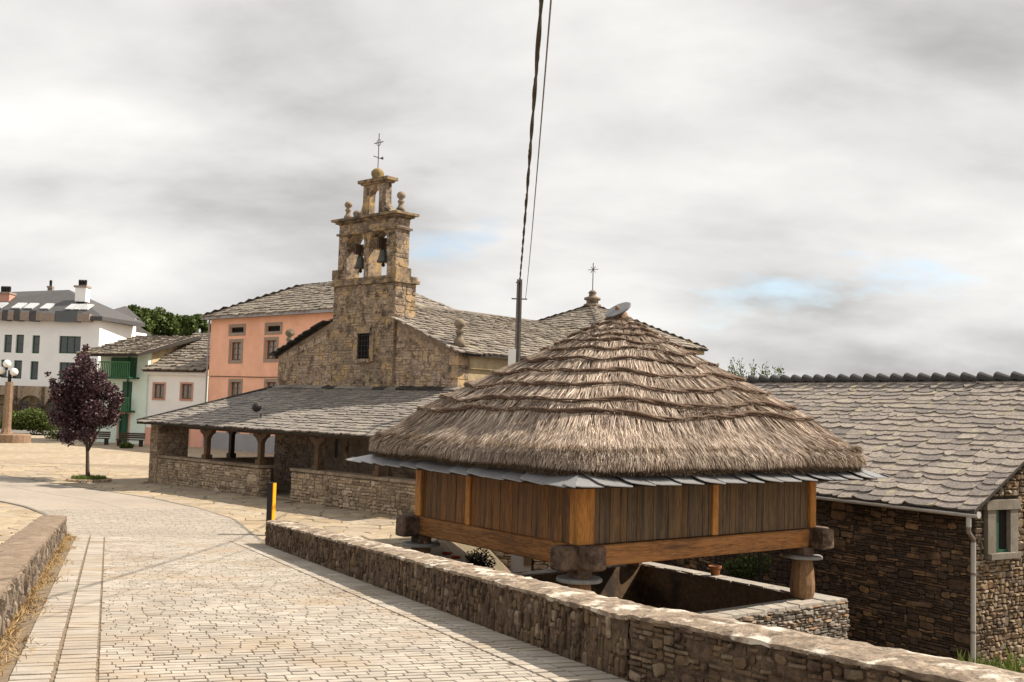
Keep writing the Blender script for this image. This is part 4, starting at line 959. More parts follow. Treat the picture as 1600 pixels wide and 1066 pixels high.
# belfry wall
TT0, TT1 = 5.30, 8.88; TD0, TD1 = FD - .12, FD + .88; TZA, TZB, TZC = 7.75, 8.02, 10.15
tower = MB(); tower.box(cp((TT0 + TT1) / 2, (TD0 + TD1) / 2, TZA / 2), E1 * ((TT1 - TT0) / 2), EN * ((TD1 - TD0) / 2), EZ * (TZA / 2)); tower = tower.build('belfry', 'church_mortar', church)
def tower_stones(t0, t1, z0, z1, free=None, uw=.12, uh=.105, d=TD0):
    return [stone_shape(r, flat_map(cp(t0, d, z0), E1, EZ, -EN), .018, (.004, .028)) for r in rubble(t1 - t0, z1 - z0, uw, uh, csz, free)]
tsh = tower_stones(TT0, TT1, 3.6, TZA, lambda u, v: not (WX0 - .24 < TT0 + u < WX1 + .24 and WZ0 - .18 < v + 3.6 < WZ1 + .24))
tsh += [stone_shape(r, flat_map(cp(TT1, TD0, 5.5), EN, EZ, E1), .018, (.01, .03)) for r in rubble(TD1 - TD0, TZA - 5.5, .16, .14, csz)]
def band(t0, t1, d0, d1, z0, z1, name='cornice', mat='weathered_stone'):
    m = MB(); m.box(cp((t0 + t1) / 2, (d0 + d1) / 2, (z0 + z1) / 2), E1 * ((t1 - t0) / 2), EN * ((d1 - d0) / 2), EZ * ((z1 - z0) / 2)); return m.build(name, mat, tower)
# re-cut window over the belfry front
m = MB(); m.box(cp((WX0 + WX1) / 2, TD0 - .012, (WZ0 + WZ1) / 2), E1 * ((WX1 - WX0) / 2), EN * .02, EZ * ((WZ1 - WZ0) / 2)); m.build('window', 'dark_hole', tower)
m = MB()
for u in (WX0 - .11, WX1 + .11): m.box(cp(u, TD0 - .03, (WZ0 + WZ1) / 2), E1 * .11, EN * .06, EZ * ((WZ1 - WZ0) / 2 + .1))
m.box(cp((WX0 + WX1) / 2, TD0 - .03, WZ1 + .11), E1 * .36, EN * .07, EZ * .11); m.box(cp((WX0 + WX1) / 2, TD0 - .05, WZ0 - .08), E1 * .42, EN * .09, EZ * .075)
m.build('window_surround', 'tower_stone', tower)
m = MB()
for i in range(4): u = WX0 + .1 + i * .166; m.box(cp(u, TD0 - .06, (WZ0 + WZ1) / 2), E1 * .014, EN * .012, EZ * ((WZ1 - WZ0) / 2))
for i in range(5): m.box(cp((WX0 + WX1) / 2, TD0 - .075, WZ0 + .1 + i * .19), E1 * ((WX1 - WX0) / 2), EN * .01, EZ * .012)
m.build('iron_grille', 'iron', tower)
band(TT0 - .10, TT1 + .10, TD0 - .1, TD1 + .1, TZA, TZA + .13); band(TT0 - .04, TT1 + .04, TD0 - .04, TD1 + .04, TZA + .13, TZB)
BT0, BT1 = TT0 + .10, TT1 - .12; BD0, BD1 = TD0 + .06, TD1 - .30
AR = [(BT0 + 1.04, .52), (BT0 + 2.36, .52)]; SPR = 9.28
def arch_free(u, v):
    t, z = BT0 + u, TZB + v
    for c_, r_ in AR:
        if abs(t - c_) < r_ + .09 and z < SPR: return False
        if z >= SPR and math.hypot(t - c_, z - SPR) < r_ + .12: return False
    return True
def arch_body(m, t0, t1, d0, d1, z0, z1, arcs, spr):
    """wall pierced by round arches, cut into piers and spandrel strips"""
    ed = [t0]
    for c_, r_ in arcs: ed += [c_ - r_, c_ + r_]
    ed.append(t1)
    for i in range(0, len(ed), 2): m.box(cp((ed[i] + ed[i + 1]) / 2, (d0 + d1) / 2, (z0 + z1) / 2), E1 * ((ed[i + 1] - ed[i]) / 2), EN * ((d1 - d0) / 2), EZ * ((z1 - z0) / 2))
    for c_, r_ in arcs:
        k = 14
        for i in range(k):
            a, b = math.pi * i / k, math.pi * (i + 1) / k; ta, tb = c_ - r_ * math.cos(a), c_ - r_ * math.cos(b); za_, zb_ = spr + r_ * math.sin(a), spr + r_ * math.sin(b)
            m.prism([cp(ta, d0, za_), cp(tb, d0, zb_), cp(tb, d0, z1), cp(ta, d0, z1)], EN * (d1 - d0))
m = MB(); arch_body(m, BT0, BT1, BD0, BD1, TZB, TZC, AR, SPR); m.build('bell_stage', 'tower_stone', tower)
tsh += tower_stones(BT0, BT1, TZB, TZC, arch_free, .12, .12, BD0)
tsh += [stone_shape(r, flat_map(cp(BT1, BD0, TZB), EN, EZ, E1), .016, (.008, .025)) for r in rubble(BD1 - BD0, TZC - TZB, .16, .16, csz)]
for c_, r_ in AR:
    k = 9                               # arch stones
    for i in range(k):
        a, b = math.pi * (i + .04) / k, math.pi * (i + .96) / k; ro, ri = r_ + .13, r_ + .004
        pp = [(c_ - ri * math.cos(a), SPR + ri * math.sin(a)), (c_ - ri * math.cos(b), SPR + ri * math.sin(b)), (c_ - ro * math.cos(b), SPR + ro * math.sin(b)), (c_ - ro * math.cos(a), SPR + ro * math.sin(a))]
        m = MB(); m.prism([cp(x, BD0 - .03, z) for x, z in pp], EN * .1); m.build('arch_stone', 'tower_stone', tower)
    band(c_ - r_ - .16, c_ - r_ + .04, BD0 - .045, BD1 + .04, SPR - .1, SPR - .012, 'impost'); band(c_ + r_ - .04, c_ + r_ + .16, BD0 - .043, BD1 + .04, SPR - .1, SPR - .012, 'impost')
band(BT0 - .22, BT0 + .16, BD0 - .1, BD1 + .08, TZB, TZB + .38, 'plinth_block'); band(BT1 - .2, BT1 + .1, BD0 - .04, BD1 + .06, TZB, TZB + .3, 'plinth_block')
band(BT0 - .08, BT1 + .08, BD0 - .08, BD1 + .08, TZC - .42, TZC - .34); band(BT0 - .03, BT1 + .03, BD0 - .03, BD1 + .03, TZC - .002, TZC + .04)
band(BT0 - .12, BT1 + .12, BD0 - .12, BD1 + .12, TZC + .04, TZC + .12); band(BT0 - .24, BT1 + .24, BD0 - .24, BD1 + .24, TZC + .12, TZC + .21)
# small top gable with one opening and sweeping shoulders
CT = (BT0 + BT1) / 2 + .12; m = MB(); d0, d1 = BD0 + .18, BD1 - .18; zb = TZC + .21; zt = zb + 1.32
arch_body(m, CT - .66, CT + .66, d0, d1, zb, zt, [(CT, .27)], zb + .82)
for s in (-1, 1):
    prev = None
    for i in range(7):
        a = math.pi / 2 * i / 6; x = CT + s * (.66 + .55 * (1 - math.sin(a))); z = zb + .03 + .62 * (1 - math.cos(a)); 
        if prev is not None: m.prism([cp(CT + s * .66, d0, prev[1]), cp(prev[0], d0, prev[1]), cp(x, d0, z), cp(CT + s * .66, d0, z)], EN * (d1 - d0))
        prev = (x, z)
m.build('top_gable', 'tower_stone', tower)
band(CT - .86, CT + .86, d0 - .14, d1 + .14, zt, zt + .12, 'top_cornice'); band(CT - .74, CT + .74, d0 - .07, d1 + .07, zt - .07, zt, 'top_cornice')
pieces(tsh, 'stone', 'tower_stone', tower, 140, 30)
m = MB(); m.lathe(cp(CT - .02, (d0 + d1) / 2, zt + .12), [(.24, 0), (.2, .07), (.25, .18), (.24, .3), (.15, .4), (.05, .44)], 12); m.build('finial', 'lichen_stone', tower, True)
def finial(t, d, z, sc, parent, mat='finial_stone'):
    m = MB(); m.lathe(cp(t, d, z), [(r_ * sc, h * sc) for r_, h in ((.2, 0), (.2, .22), (.15, .26), (.1, .42), (.16, .5), (.14, .56), (.09, .62), (.19, .72), (.2, .82), (.14, .93), (.05, .97))], 12); m.build('finial', mat, parent, True)
dm = (BD0 + BD1) / 2
finial(BT0 + .22, dm - .1, zb, .78, tower); finial(BT1 - .18, dm, zb, .84, tower)
for t in (BT0 + .78, BT1 - .86):
    m = MB(); m.lathe(cp(t, dm - .1, zb), [(.17, 0), (.13, .08), (.16, .16), (.17, .24), (.1, .32), (.02, .35)], 12); m.build('ball', 'finial_stone', tower, True)
# iron cross: upright, ringed arms, slanted vane
m = MB(); cz = zt + .55; bx_ = cp(CT - .02, dm, cz)
m.tube([bx_, bx_ + EZ * 1.36], .018, 6); m.tube([bx_ + EZ * 1.0 - E1 * .26, bx_ + EZ * 1.0 + E1 * .26], .018, 6); m.tube([bx_ + EZ * .42 - E1 * .28 + EZ * .1, bx_ + EZ * .42 + E1 * .26 - EZ * .1], .016, 6)
m.tube([bx_ + EZ * 1.0 + (E1 * math.cos(k * math.pi / 7) + EZ * math.sin(k * math.pi / 7)) * .12 for k in range(14)], .012, 5, True)
m.prism([bx_ + EZ * .38 + E1 * .05, bx_ + EZ * .30 + E1 * .3, bx_ + EZ * .42 + E1 * .27], EN * .01)
m.build('iron_cross', 'cross_iron', tower)
# facade finials
finial(FT0 + .28, FD + .25, ZE + .12, .95, church); finial(FT1 - .25, FD + .25, ZE + .15, 1.0, church)
# bells: top-level things hanging in the arches
for (c_, r_), lab in zip(AR, ('bronze bell hanging in the arch of the belfry nearer the houses', 'bronze bell with clapper weight hanging in the arch of the belfry nearer the nave roof')):
    dz = 8.42 if c_ == AR[0][0] else 8.56; t_ = c_ + .06; dmb = dm - .1; b = thing('church_bell', cp(t_, dmb, dz), lab, 'bell', 'bells in the belfry arches')
    m = MB(); m.lathe(cp(t_, dmb, dz), [(.255, 0), (.25, .04), (.2, .13), (.165, .28), (.15, .42), (.11, .5), (.03, .53)], 18); m.build('bell_body', 'bell_bronze', b, True)
    m = MB(); m.lathe(cp(t_, dmb, dz - .16), [(.03, 0), (.07, .04), (.07, .09), (.02, .16)], 10); m.build('clapper', 'iron', b)
    m = MB(); m.box(cp(t_, dmb, dz + .72), E1 * .055, EN * .3, EZ * .2); m.box(cp(t_ - .1, dmb, dz + .62), E1 * .012, EN * .02, EZ * .32); m.box(cp(t_ + .1, dmb, dz + .62), E1 * .012, EN * .02, EZ * .32); m.build('yoke', 'dark_wood', b)
# chancel with pyramid slate roof
cs = 14.0; CTc = FTC; CD = FD + cs; hh = 3.55
m = MB(); m.box(cp(CTc, CD, 2.7), E1 * hh, EN * hh, EZ * 3.55); chan = m.build('chancel_wall', 'church_plaster', church)
zA, zE = 8.3, 6.35; rh = hh + .42
mk = MB(); cnr = [cp(CTc - rh, CD - rh, zE), cp(CTc + rh, CD - rh, zE), cp(CTc + rh, CD + rh, zE), cp(CTc - rh, CD + rh, zE)]; apx = cp(CTc, CD, zA)
mk.add(cnr + [apx] + [p - EZ * .08 for p in cnr], [(0, 1, 4), (1, 2, 4), (2, 3, 4), (3, 0, 4), (5, 8, 7, 6), (0, 5, 6, 1), (1, 6, 7, 2), (2, 7, 8, 3), (3, 8, 5, 0)]); cr2 = mk.build('chancel_roof', 'slate_deck', church)
m = MB(); m.box(cp(CTc, CD, zE - .17), E1 * (hh + .3), EN * (hh + .3), EZ * .09); m.build('chancel_cornice', 'church_plaster', church)
shp = []
for i in range(4):
    A, B = cnr[i], cnr[(i + 1) % 4]; eu = (B - A).normalized(); mid_ = (A + B) / 2; ev = apx - mid_; L = ev.length; ev.normalize(); n = eu.cross(ev); W_ = (B - A).length
    shp += slate_rows(A, eu, ev, n, L - .12, lambda v: v / L * W_ / 2, lambda v: W_ - v / L * W_ / 2, .27, (.25, .45), .028, .25, 1.2)
pieces(shp, 'slate', 'old_slate', cr2, 60, 25)
m = MB(); m.lathe(apx - EZ * .1, [(.45, 0), (.42, .12), (.3, .16), (.28, .3), (.4, .34), (.4, .44), (.2, .5), (.16, .62), (.22, .68), (.1, .8)], 12); m.build('chancel_finial', 'finial_stone', church, True)
m = MB(); q = apx + EZ * .6; m.tube([q, q + EZ * 1.42], .022, 5); c_ = q + EZ * 1.1
for k in range(4):
    a = math.pi / 4 * k; d = E1 * math.cos(a) + EZ * math.sin(a); l = .3 if k % 2 == 0 else .2; m.tube([c_ - d * l, c_ + d * l], .016, 5)
m.build('chancel_cross', 'cross_iron', church)
# ---- porch: parapet, posts, corner pillar, roof
PZ0, PZ1 = 2.42, 3.82; PW = 15.6
def parapet(t0, t1, d0, zt, name, seg_label=None, ends=True):
    m = MB(); m.box(cp((t0 + t1) / 2, d0 + .25, zt / 2 - .15), E1 * ((t1 - t0) / 2 - .02), EN * .22, EZ * (zt / 2 + .12)); p = m.build('parapet', 'church_mortar', church)
    sh = [stone_shape(r, flat_map(cp(t0, d0 + .03, -.05), E1, EZ, -EN), .016, (.02, .06)) for r in rubble(t1 - t0, zt, .105, .09, csz)]
    sh += [stone_shape(r, flat_map(cp(t1, d0 + .03, -.05), EN, EZ, E1), .016, (.02, .05)) for r in rubble(.44, zt, .105, .09, csz)]
    pieces(sh, 'stone', 'porch_stone', p, 130, 25)
    u = t0 - .03
    while u < t1:
        w = min(random.uniform(.5, 1.0), t1 + .03 - u); m = MB(); m.box(cp(u + w / 2, d0 + .25, zt + .035 + random.uniform(-.008, .008)), E1 * (w / 2 - .008), EN * (.28 + random.uniform(-.02, .02)), EZ * .045); m.build('coping', 'church_mortar', p); u += w
    return p
parapet(.0, 7.25, 0.0, 1.0, 'p'); parapet(9.05, PW, 0.0, 1.02, 'p')
# the far side parapet of the porch and the side one
m = MB(); m.box(cp(.22, 6.5, .42), E1 * .22, EN * 5.7, EZ * .5); m.build('side_parapet', 'church_mortar', church)
m = MB(); m.box(cp(.22, .0 + .62, 1.2), E1 * .28, EN * .0 + EN * .65, EZ * 1.28)
pil = m.build('corner_pillar', 'church_mortar', church)
sh = [stone_shape(r, flat_map(cp(-.06, -.03, 0), E1, EZ, -EN), .014, (.01, .03)) for r in rubble(.56, 2.4, .14, .12, csz)] + [stone_shape(r, flat_map(cp(.5, -.03, 1.05), EN, EZ, E1), .014, (.01, .03)) for r in rubble(1.28, 1.35, .14, .12, csz)]
pieces(sh, 'stone', 'porch_stone', pil, 60, 20)
def porch_post(t, d, z0, mat='post_wood', corb=True):
    m = MB(); m.box(cp(t, d, (z0 + 2.12) / 2), E1 * .088, EN * .088, EZ * ((2.12 - z0) / 2)); p = m.build('porch_post', mat, church)
    m = MB(); m.box(cp(t, d, z0 + .09), E1 * .14, EN * .14, EZ * .09); m.build('post_base', mat, p)
    for s in (-1, 1):
        mm = MB(); mm.prism([cp(t + s * .08, d - .09, 1.82), cp(t + s * .1, d - .09, 2.16), cp(t + s * .4, d - .09, 2.16), cp(t + s * .37, d - .09, 2.06), cp(t + s * .2, d - .09, 1.98)], EN * .18); mm.build('corbel', mat, p)
for t in (3.55, 6.95, 10.15, 13.15): porch_post(t, .25, 1.08)
porch_post(1.0, 5.3, .95); porch_post(.25, 3.4, .92, 'dark_wood')
m = MB(); m.box(cp(PW / 2, .25, 2.24), E1 * (PW / 2 + .1), EN * .12, EZ * .09); m.build('porch_beam', 'dark_wood', church)
m = MB(); m.box(cp(.25, 4.5, 2.23), E1 * .11, EN * 4.4, EZ * .09); m.build('porch_beam', 'dark_wood', church)
# floor and doorway inside the porch
m = MB(); m.box(cp(PW / 2, FD / 2 + .1, .01), E1 * (PW / 2 - .4), EN * (FD / 2 - .3), EZ * .06); m.build('porch_floor', 'church_mortar', church)
m = MB(); m.box(cp(7.4, FD - .03, 1.3), E1 * .85, EN * .06, EZ * 1.28); dd = m.build('door', 'dark_wood', church)
m = MB(); m.box(cp(6.43, FD - .06, 1.3), E1 * .12, EN * .09, EZ * 1.4); m.box(cp(8.37, FD - .06, 1.3), E1 * .12, EN * .09, EZ * 1.4); m.box(cp(7.4, FD - .06, 2.69), E1 * .85, EN * .09, EZ * .1); m.build('door_frame', 'church_stone', dd)
# two boards fixed to the wall by the door
m = MB(); m.box(cp(5.55, FD - .09, 1.75), E1 * .2, EN * .02, EZ * .42); nb = m.build('notice_board', 'bright_white', church); m = MB(); m.box(cp(5.83, FD - .1, 1.7), E1 * .07, EN * .03, EZ * .5); m.build('board_post', 'black_metal', nb)
# inner plank partition left of the doorway recess
# porch roof: front slope with a hip at its far end
ov_ = .42; up = (PZ1 - PZ0) / (FD + .0); zo = PZ0 - up * ov_ + .02
A = cp(-.45, -ov_, zo); Bv = (cp(0, FD - .02, PZ1) - cp(0, -ov_, zo)); L = Bv.length; ev = Bv.normalized(); n = E1.cross(ev)
hipu = lambda v: (v / L) * (FT0 + .45 + 0.0)
def deckpoly(dz): return [cp(-.45, -ov_, zo + dz), cp(PW + .4, -ov_, zo + dz), cp(PW + .4, FD - .02, PZ1 + dz), cp(FT0, FD - .02, PZ1 + dz)]
m = MB(); V = deckpoly(-.06) + deckpoly(.02); m.add(V, [(3, 2, 1, 0), (4, 5, 6, 7), (0, 1, 5, 4), (1, 2, 6, 5), (2, 3, 7, 6), (3, 0, 4, 7)]); pd = m.build('porch_roof', 'slate_deck', church)
sh = slate_rows(A + EZ * .03, E1, ev, n, L, hipu, lambda v: PW + .85, .25, (.2, .52), .019, .22, 1.2)
pieces(sh, 'slate', 'porch_slate', pd, 300, 15)
# side slope (round the corner), ridge slates along the wall
side_ = MB(); q = [cp(-.45, -ov_, zo), cp(FT0, FD - .02, PZ1), cp(FT0, 12, PZ1), cp(-.45, 12, zo)]; side_.add(q + [p - EZ * .07 for p in q], [(0, 1, 2, 3), (7, 6, 5, 4), (0, 4, 5, 1), (1, 5, 6, 2), (2, 6, 7, 3), (3, 7, 4, 0)]); side_.build('porch_side_roof', 'porch_slate', church)
hp = MB(); hp.tube([cp(-.46, -ov_ - .01, zo + .06), cp(FT0, FD - .05, PZ1 + .08)], .05, 6); hp.build('hip', 'ridge_slate', church)
u = FT0
while u < PW - 3.6:
    w = random.uniform(.5, .8); m = MB(); m.box(cp(u + w / 2, FD - .16, PZ1 + .05 + random.uniform(0, .03)), E1 * (w / 2), EN * .15 + EZ * .05, EZ * .02); m.build('flashing_slate', 'ridge_slate' if random.random() < .45 else 'porch_slate', pd); u += w
# small lamp clamped on the porch roof
lp = thing('floodlight', cp(6.3, .62, zo + .35), 'small dark floodlight standing on the sunlit edge of the porch roof', 'floodlight')
b0 = cp(6.3, .62, PZ0 + up * .62 + .04); m = MB(); m.tube([b0, b0 + EZ * .2], .025, 6); m.build('bracket', 'black_metal', lp)
m = MB(); m.lathe(b0 + EZ * .3 - EN * .12, [(.1, 0), (.16, .05), (.17, .16), (.1, .26)], 12, Vector((-.5, .35, .6))); m.build('lamp_head', 'black_metal', lp)
# ------------------------------------------------------------------ stone house with slate roof on the courtyard
HC = Vector((10.69, 24.0, 0)); HE = Vector((-.524, .852, 0)).normalized(); HF = Vector((.852, .524, 0)).normalized(); HS, HLn = 5.0, 15.0; HZ, HB = 1.40, -3.4; HRise = 2.95
def hp_(u, w, z): return HC + HE * u + HF * w + EZ * z
house = thing('stone_house', hp_(HLn / 2, HS, -2.2), 'dark stone house with mossy slate roof, scalloped ridge and pale gutter behind the granary', 'house')
m = MB(); m.prism([hp_(0, 0, HB), hp_(0, 2 * HS, HB), hp_(0, 2 * HS, HZ), hp_(0, HS, HZ + HRise - .1), hp_(0, 0, HZ)], HE * HLn); hw = m.build('wall', 'dark_joint', house)
hsz = [(2, 1, 3), (3, 1, 4), (4, 1, 4), (6, 1, 2), (3, 2, 1.8), (4, 2, 1.8), (5, 3, 1.0), (6, 4, .35), (2, 2, 1.2), (1, 1, 1), (3, 3, .9), (8, 2, .5), (9, 1, 1)]
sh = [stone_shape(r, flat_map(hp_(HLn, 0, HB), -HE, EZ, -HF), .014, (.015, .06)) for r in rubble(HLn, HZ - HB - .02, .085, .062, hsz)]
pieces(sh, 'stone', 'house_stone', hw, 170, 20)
def gfree(u, v):
    z = HB + v; lim = HZ + (HRise) * (1 - abs(u - HS) / HS) - .2
    return z < lim and not (.28 < u < 1.62 and .14 < z < 1.56)
gsz = [(2, 1, 3), (1, 1, 3), (2, 2, 3), (3, 2, 1.5), (1, 2, 1.5), (3, 1, 1.5), (2, 3, .6), (3, 3, .5)]
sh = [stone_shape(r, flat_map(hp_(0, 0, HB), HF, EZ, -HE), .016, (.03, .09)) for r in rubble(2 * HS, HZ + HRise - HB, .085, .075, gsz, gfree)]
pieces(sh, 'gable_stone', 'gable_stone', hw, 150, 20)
# gable window
pw = lambda u, w, z: hp_(-w, u, z)
m = MB()
m.box(pw(.50, .05, .78), HF * .15, HE * .07, EZ * .5); m.box(pw(1.36, .05, .78), HF * .15, HE * .07, EZ * .5); m.box(pw(.92, .06, 1.39), HF * .64, HE * .09, EZ * .11); m.box(pw(.93, .08, .215), HF * .56, HE * .12, EZ * .065)
m.build('window_surround', 'plaster_surround', house)
m = MB(); m.box(pw(.93, -.0, .78), HF * .29, HE * .012, EZ * .5); wn = m.build('window', 'dark_hole', house)
m = MB(); m.box(pw(.79, .03, .78), HF * .05, HE * .025, EZ * .48); m.box(pw(.95, .03, .32), HF * .27, HE * .02, EZ * .03); m.build('window_frame', 'green_frame', wn)
# roof
ov = .42; up = HRise / HS; zo = HZ - up * ov + .12
def hdeck(w0, w1, z0, z1, dz): return [hp_(-.30, w0, z0 + dz), hp_(HLn + .3, w0, z0 + dz), hp_(HLn + .3, w1, z1 + dz), hp_(-.30, w1, z1 + dz)]
for side in (0, 1):
    w0, w1 = (-ov, HS) if side == 0 else (2 * HS + ov, HS); m = MB(); V = hdeck(w0, w1, zo, zo + up * (HS + ov), -.05) + hdeck(w0, w1, zo, zo + up * (HS + ov), .015)
    m.add(V, [(0, 1, 2, 3), (7, 6, 5, 4), (0, 4, 5, 1), (1, 5, 6, 2), (2, 6, 7, 3), (3, 7, 4, 0)]); dk = m.build('roof', 'slate_deck', house)
    A = hp_(HLn + .3, -ov, zo + .02) if side == 0 else hp_(-.3, 2 * HS + ov, zo + .02); B = hp_(HLn + .3, HS, zo + up * (HS + ov)) if side == 0 else hp_(-.3, HS, zo + up * (HS + ov))
    ev = (B - A); L = ev.length; ev.normalize(); eu = -HE if side == 0 else HE; n = eu.cross(ev)
    sh = slate_rows(A, eu, ev, n, L, lambda v: 0, lambda v: HLn + .6, .26, (.2, .95), .018, .34, 1.1)
    pieces(sh, 'slate', 'slate', dk, 300 if side == 0 else 0, 20)
# scalloped ridge: half-round slates propped on end, each leaning on the next
rz = zo + up * (HS + ov); u = HLn + .2; k = 0; ptile = None
while u > -.35:
    w = .42; m = MB(); n = 9; P = []
    for (ax_, rr, hh) in ((0.0, .22, .24), (.62, .10, -.05)):
        for dth in (0, .03):
            for i in range(n):
                t = math.pi * i / (n - 1); P.append(hp_(u - ax_ * 1.0, HS + math.cos(t) * (rr - dth), rz - .05 + math.sin(t) * (rr - dth) * .95 + hh * .35))
    f = []
    for i in range(n - 1): f += [(i, i + 1, 2 * n + i + 1, 2 * n + i), (n + i + 1, n + i, 3 * n + i, 3 * n + i + 1), (i + 1, i, n + i, n + i + 1), (2 * n + i, 2 * n + i + 1, 3 * n + i + 1, 3 * n + i)]
    f += [(0, 2 * n, 3 * n, n), (n - 1, 2 * n - 1, 4 * n - 1, 3 * n - 1), tuple(range(n, 2 * n))]
    m.add([Vector(p) for p in P], f); m.build('ridge_tile', 'ridge_slate', house); u -= .5 * random.uniform(.94, 1.06)
m = MB(); m.tube([hp_(-.25, HS, rz - .02), hp_(HLn + .25, HS, rz - .02)], .09, 8); m.build('ridge_bed', 'ridge_slate', house)
# gutter and downpipe
m = MB(); n = 8; g0, g1 = hp_(-.45, -ov - .07, zo - .05), hp_(HLn, -ov - .07, zo - .02); P = []
for c_ in (g0, g1):
    for r_ in (.075, .06):
        for i in range(n): t = math.pi + math.pi * i / (n - 1); P.append(c_ + HF * (math.cos(t) * r_) + EZ * (math.sin(t) * r_))
f = []
for i in range(n - 1): f += [(i, i + 1, 2 * n + i + 1, 2 * n + i), (n + i + 1, n + i, 3 * n + i, 3 * n + i + 1), (i, n + i, n + i + 1, i + 1)]
f += [(0, 2 * n, 3 * n, n), (n - 1, 2 * n - 1, 4 * n - 1, 3 * n - 1)]
m.add(P, f); gut = m.build('gutter', 'gutter', house)
m = MB(); m.lathe(hp_(-.44, -ov - .07, zo - .05), [(.076, 0), (.076, .02)], 14, -HE); m.build('gutter_end', 'gutter', gut)
d0 = hp_(-.2, -ov - .07, zo - .12)
m = MB(); m.tube([d0, d0 - EZ * .22], .055, 10); m.build('outlet', 'pipe_grey', gut)
e0 = hp_(-.05, -.10, zo - .75)
m = MB(); m.tube([d0 - EZ * .2, d0 - EZ * .34, e0 + EZ * .1, e0], .05, 10); m.build('elbow', 'pipe_brown', gut)
m = MB(); m.tube([e0 + EZ * .03, e0 - EZ * 3.4], .057, 12); m.build('downpipe', 'pipe_grey', gut)
for z in (.7, 2.0):
    m = MB(); m.lathe(e0 - EZ * z, [(.068, 0), (.068, .05)], 12); m.build('pipe_clip', 'pipe_brown', gut)
# ------------------------------------------------------------------ behind the granary
# outbuilding wall and grey door glimpsed below the sill beam
B0 = atY(735, 880, 30.5); B1 = atY(985, 880, 31.5); B0.z = B1.z = -2.4; bu = (B1 - B0).normalized(); bn = Vector((bu.y, -bu.x, 0)); bL = (B1 - B0).length
ob = thing('outbuilding', (B0 + B1) / 2, 'low stone outbuilding with grey door seen under the granary beam', 'outbuilding')
m = MB(); m.box((B0 + B1) / 2 - bn * .6 + EZ * 1.25, bu * (bL / 2), bn * .58, EZ * 1.25); bw = m.build('wall', 'dark_joint', ob)
gx = bL * .24
sh = [stone_shape(r, flat_map(B0, bu, EZ, bn), .014, (.02, .05)) for r in rubble(bL, 2.5, .11, .075, hsz, lambda u, v: not (gx < u < gx + .66))]
pieces(sh, 'stone', 'porch_stone', bw, 60, 20)
m = MB(); m.box(B0 + bu * (gx + .33) + bn * .02 + EZ * 1.2, bu * .31, bn * .03, EZ * 1.2); dr = m.build('door', 'grey_paint', ob)
m = MB(); m.box(B0 + bu * (gx + .52) + bn * .06 + EZ * 1.28, bu * .11, bn * .03, EZ * .17); m.build('door_panel', 'post_wood', dr)
m = MB(); m.box((B0 + B1) / 2 - bn * .55 + EZ * 2.54, bu * (bL / 2 + .1), bn * .75, EZ * .04); m.build('roof', 'old_slate', ob)
# dark clipped bush
bc = atY(742, 878, 26.5); bs = thing('bush', (bc.x, bc.y, bc.z - .9), 'dark rounded bush behind the roadside wall under the granary', 'bush')
leaf_cloud([(bc + Vector((0, 0, -.2)) + rnd_unit() * .16, .42, 1.25) for _ in range(5)] + [(bc + Vector((0, 0, -.9)), .5, 1.2)], 5200, .055, 'foliage', 'dark_leaf', bs, .33)
m = MB(); m.tube([bc - EZ * 2.0, bc - EZ * .3], .05, 6); m.build('stem', 'bark', bs)
def pot(px, py, Y, r, h, mat, label, name='flower_pot', plant=None):
    b = atY(px, py, Y); t = thing(name, b, label, 'pot'); m = MB(); m.lathe(b, [(r * .68, 0), (r * .9, h * .78), (r * 1.08, h * .8), (r * 1.08, h), (r * .92, h), (r * .85, h * .85)], 16); m.build('pot_body', mat, t, False)
    m = MB(); m.lathe(b + EZ * h * .8, [(r * .86, 0), (r * .5, h * .1)], 12); m.build('soil', 'earth', t); return t
pt_ = gp(GL1 * .56, GL2 + .25, -.665)
b = pt_; q = proj(b); pot(q[0], q[1], b.y, .15, .23, 'clay', 'terracotta flower pot on the slab top of the ring wall')
for (x, y, lab) in ((698, 867, 'red clay saucer lying on the paving behind the wall, farther from the bush'), (712, 873, 'red clay saucer lying on the paving right beside the dark bush')):
    Y_ = 25.6; p_ = atY(x, y, Y_); z_ = court(p_.x, p_.y) ; p_ = atZ(x, y, z_ + .01); t = thing('saucer', p_, lab, 'saucer', 'red saucers'); m = MB(); m.lathe(p_, [(.09, 0), (.13, .04), (.12, .05), (.08, .02)], 14); m.build('dish', 'red_clay', t)
# iron railing with a plant, beyond the ring wall
r0, r1 = atY(1118, 908, 28.3), atY(1262, 884, 27.2); r0.z = r1.z = -1.12
rl = thing('iron_railing', r0, 'black iron railing with thin bars between the ring wall and the stone house', 'railing')
m = MB(); m.tube([r0 + EZ * .08, r1 + EZ * .08], .018, 5); m.build('rail', 'iron', rl); m = MB(); m.tube([r0 + EZ * .92, r1 + EZ * .92], .02, 5); m.build('rail', 'iron', rl)
for k in range(20): p_ = r0.lerp(r1, k / 19); m = MB(); m.tube([p_ + EZ * .08, p_ + EZ * .92], .009, 5); m.build('bar', 'iron', rl)
for k in (0, .5, 1): p_ = r0.lerp(r1, k); m = MB(); m.box(p_ - EZ * .5, (.03, 0, 0), (0, .03, 0), (0, 0, 1.45)); m.build('post', 'iron', rl)
gp0 = atY(1168, 892, 28.6); pl = thing('potted_shrub', gp0 - EZ * .7, 'leafy green shrub behind the iron railing', 'shrub')
leaf_cloud([(gp0 + Vector((random.uniform(-.45, .45), random.uniform(-.2, .2), random.uniform(-.25, .45))), .26, 1) for _ in range(9)], 1500, .085, 'foliage', 'green_leaf', pl, .45)
m = MB(); m.lathe(gp0 - EZ * .72, [(.17, 0), (.24, .42), (.26, .45)], 12); m.build('pot_body', 'clay', pl)
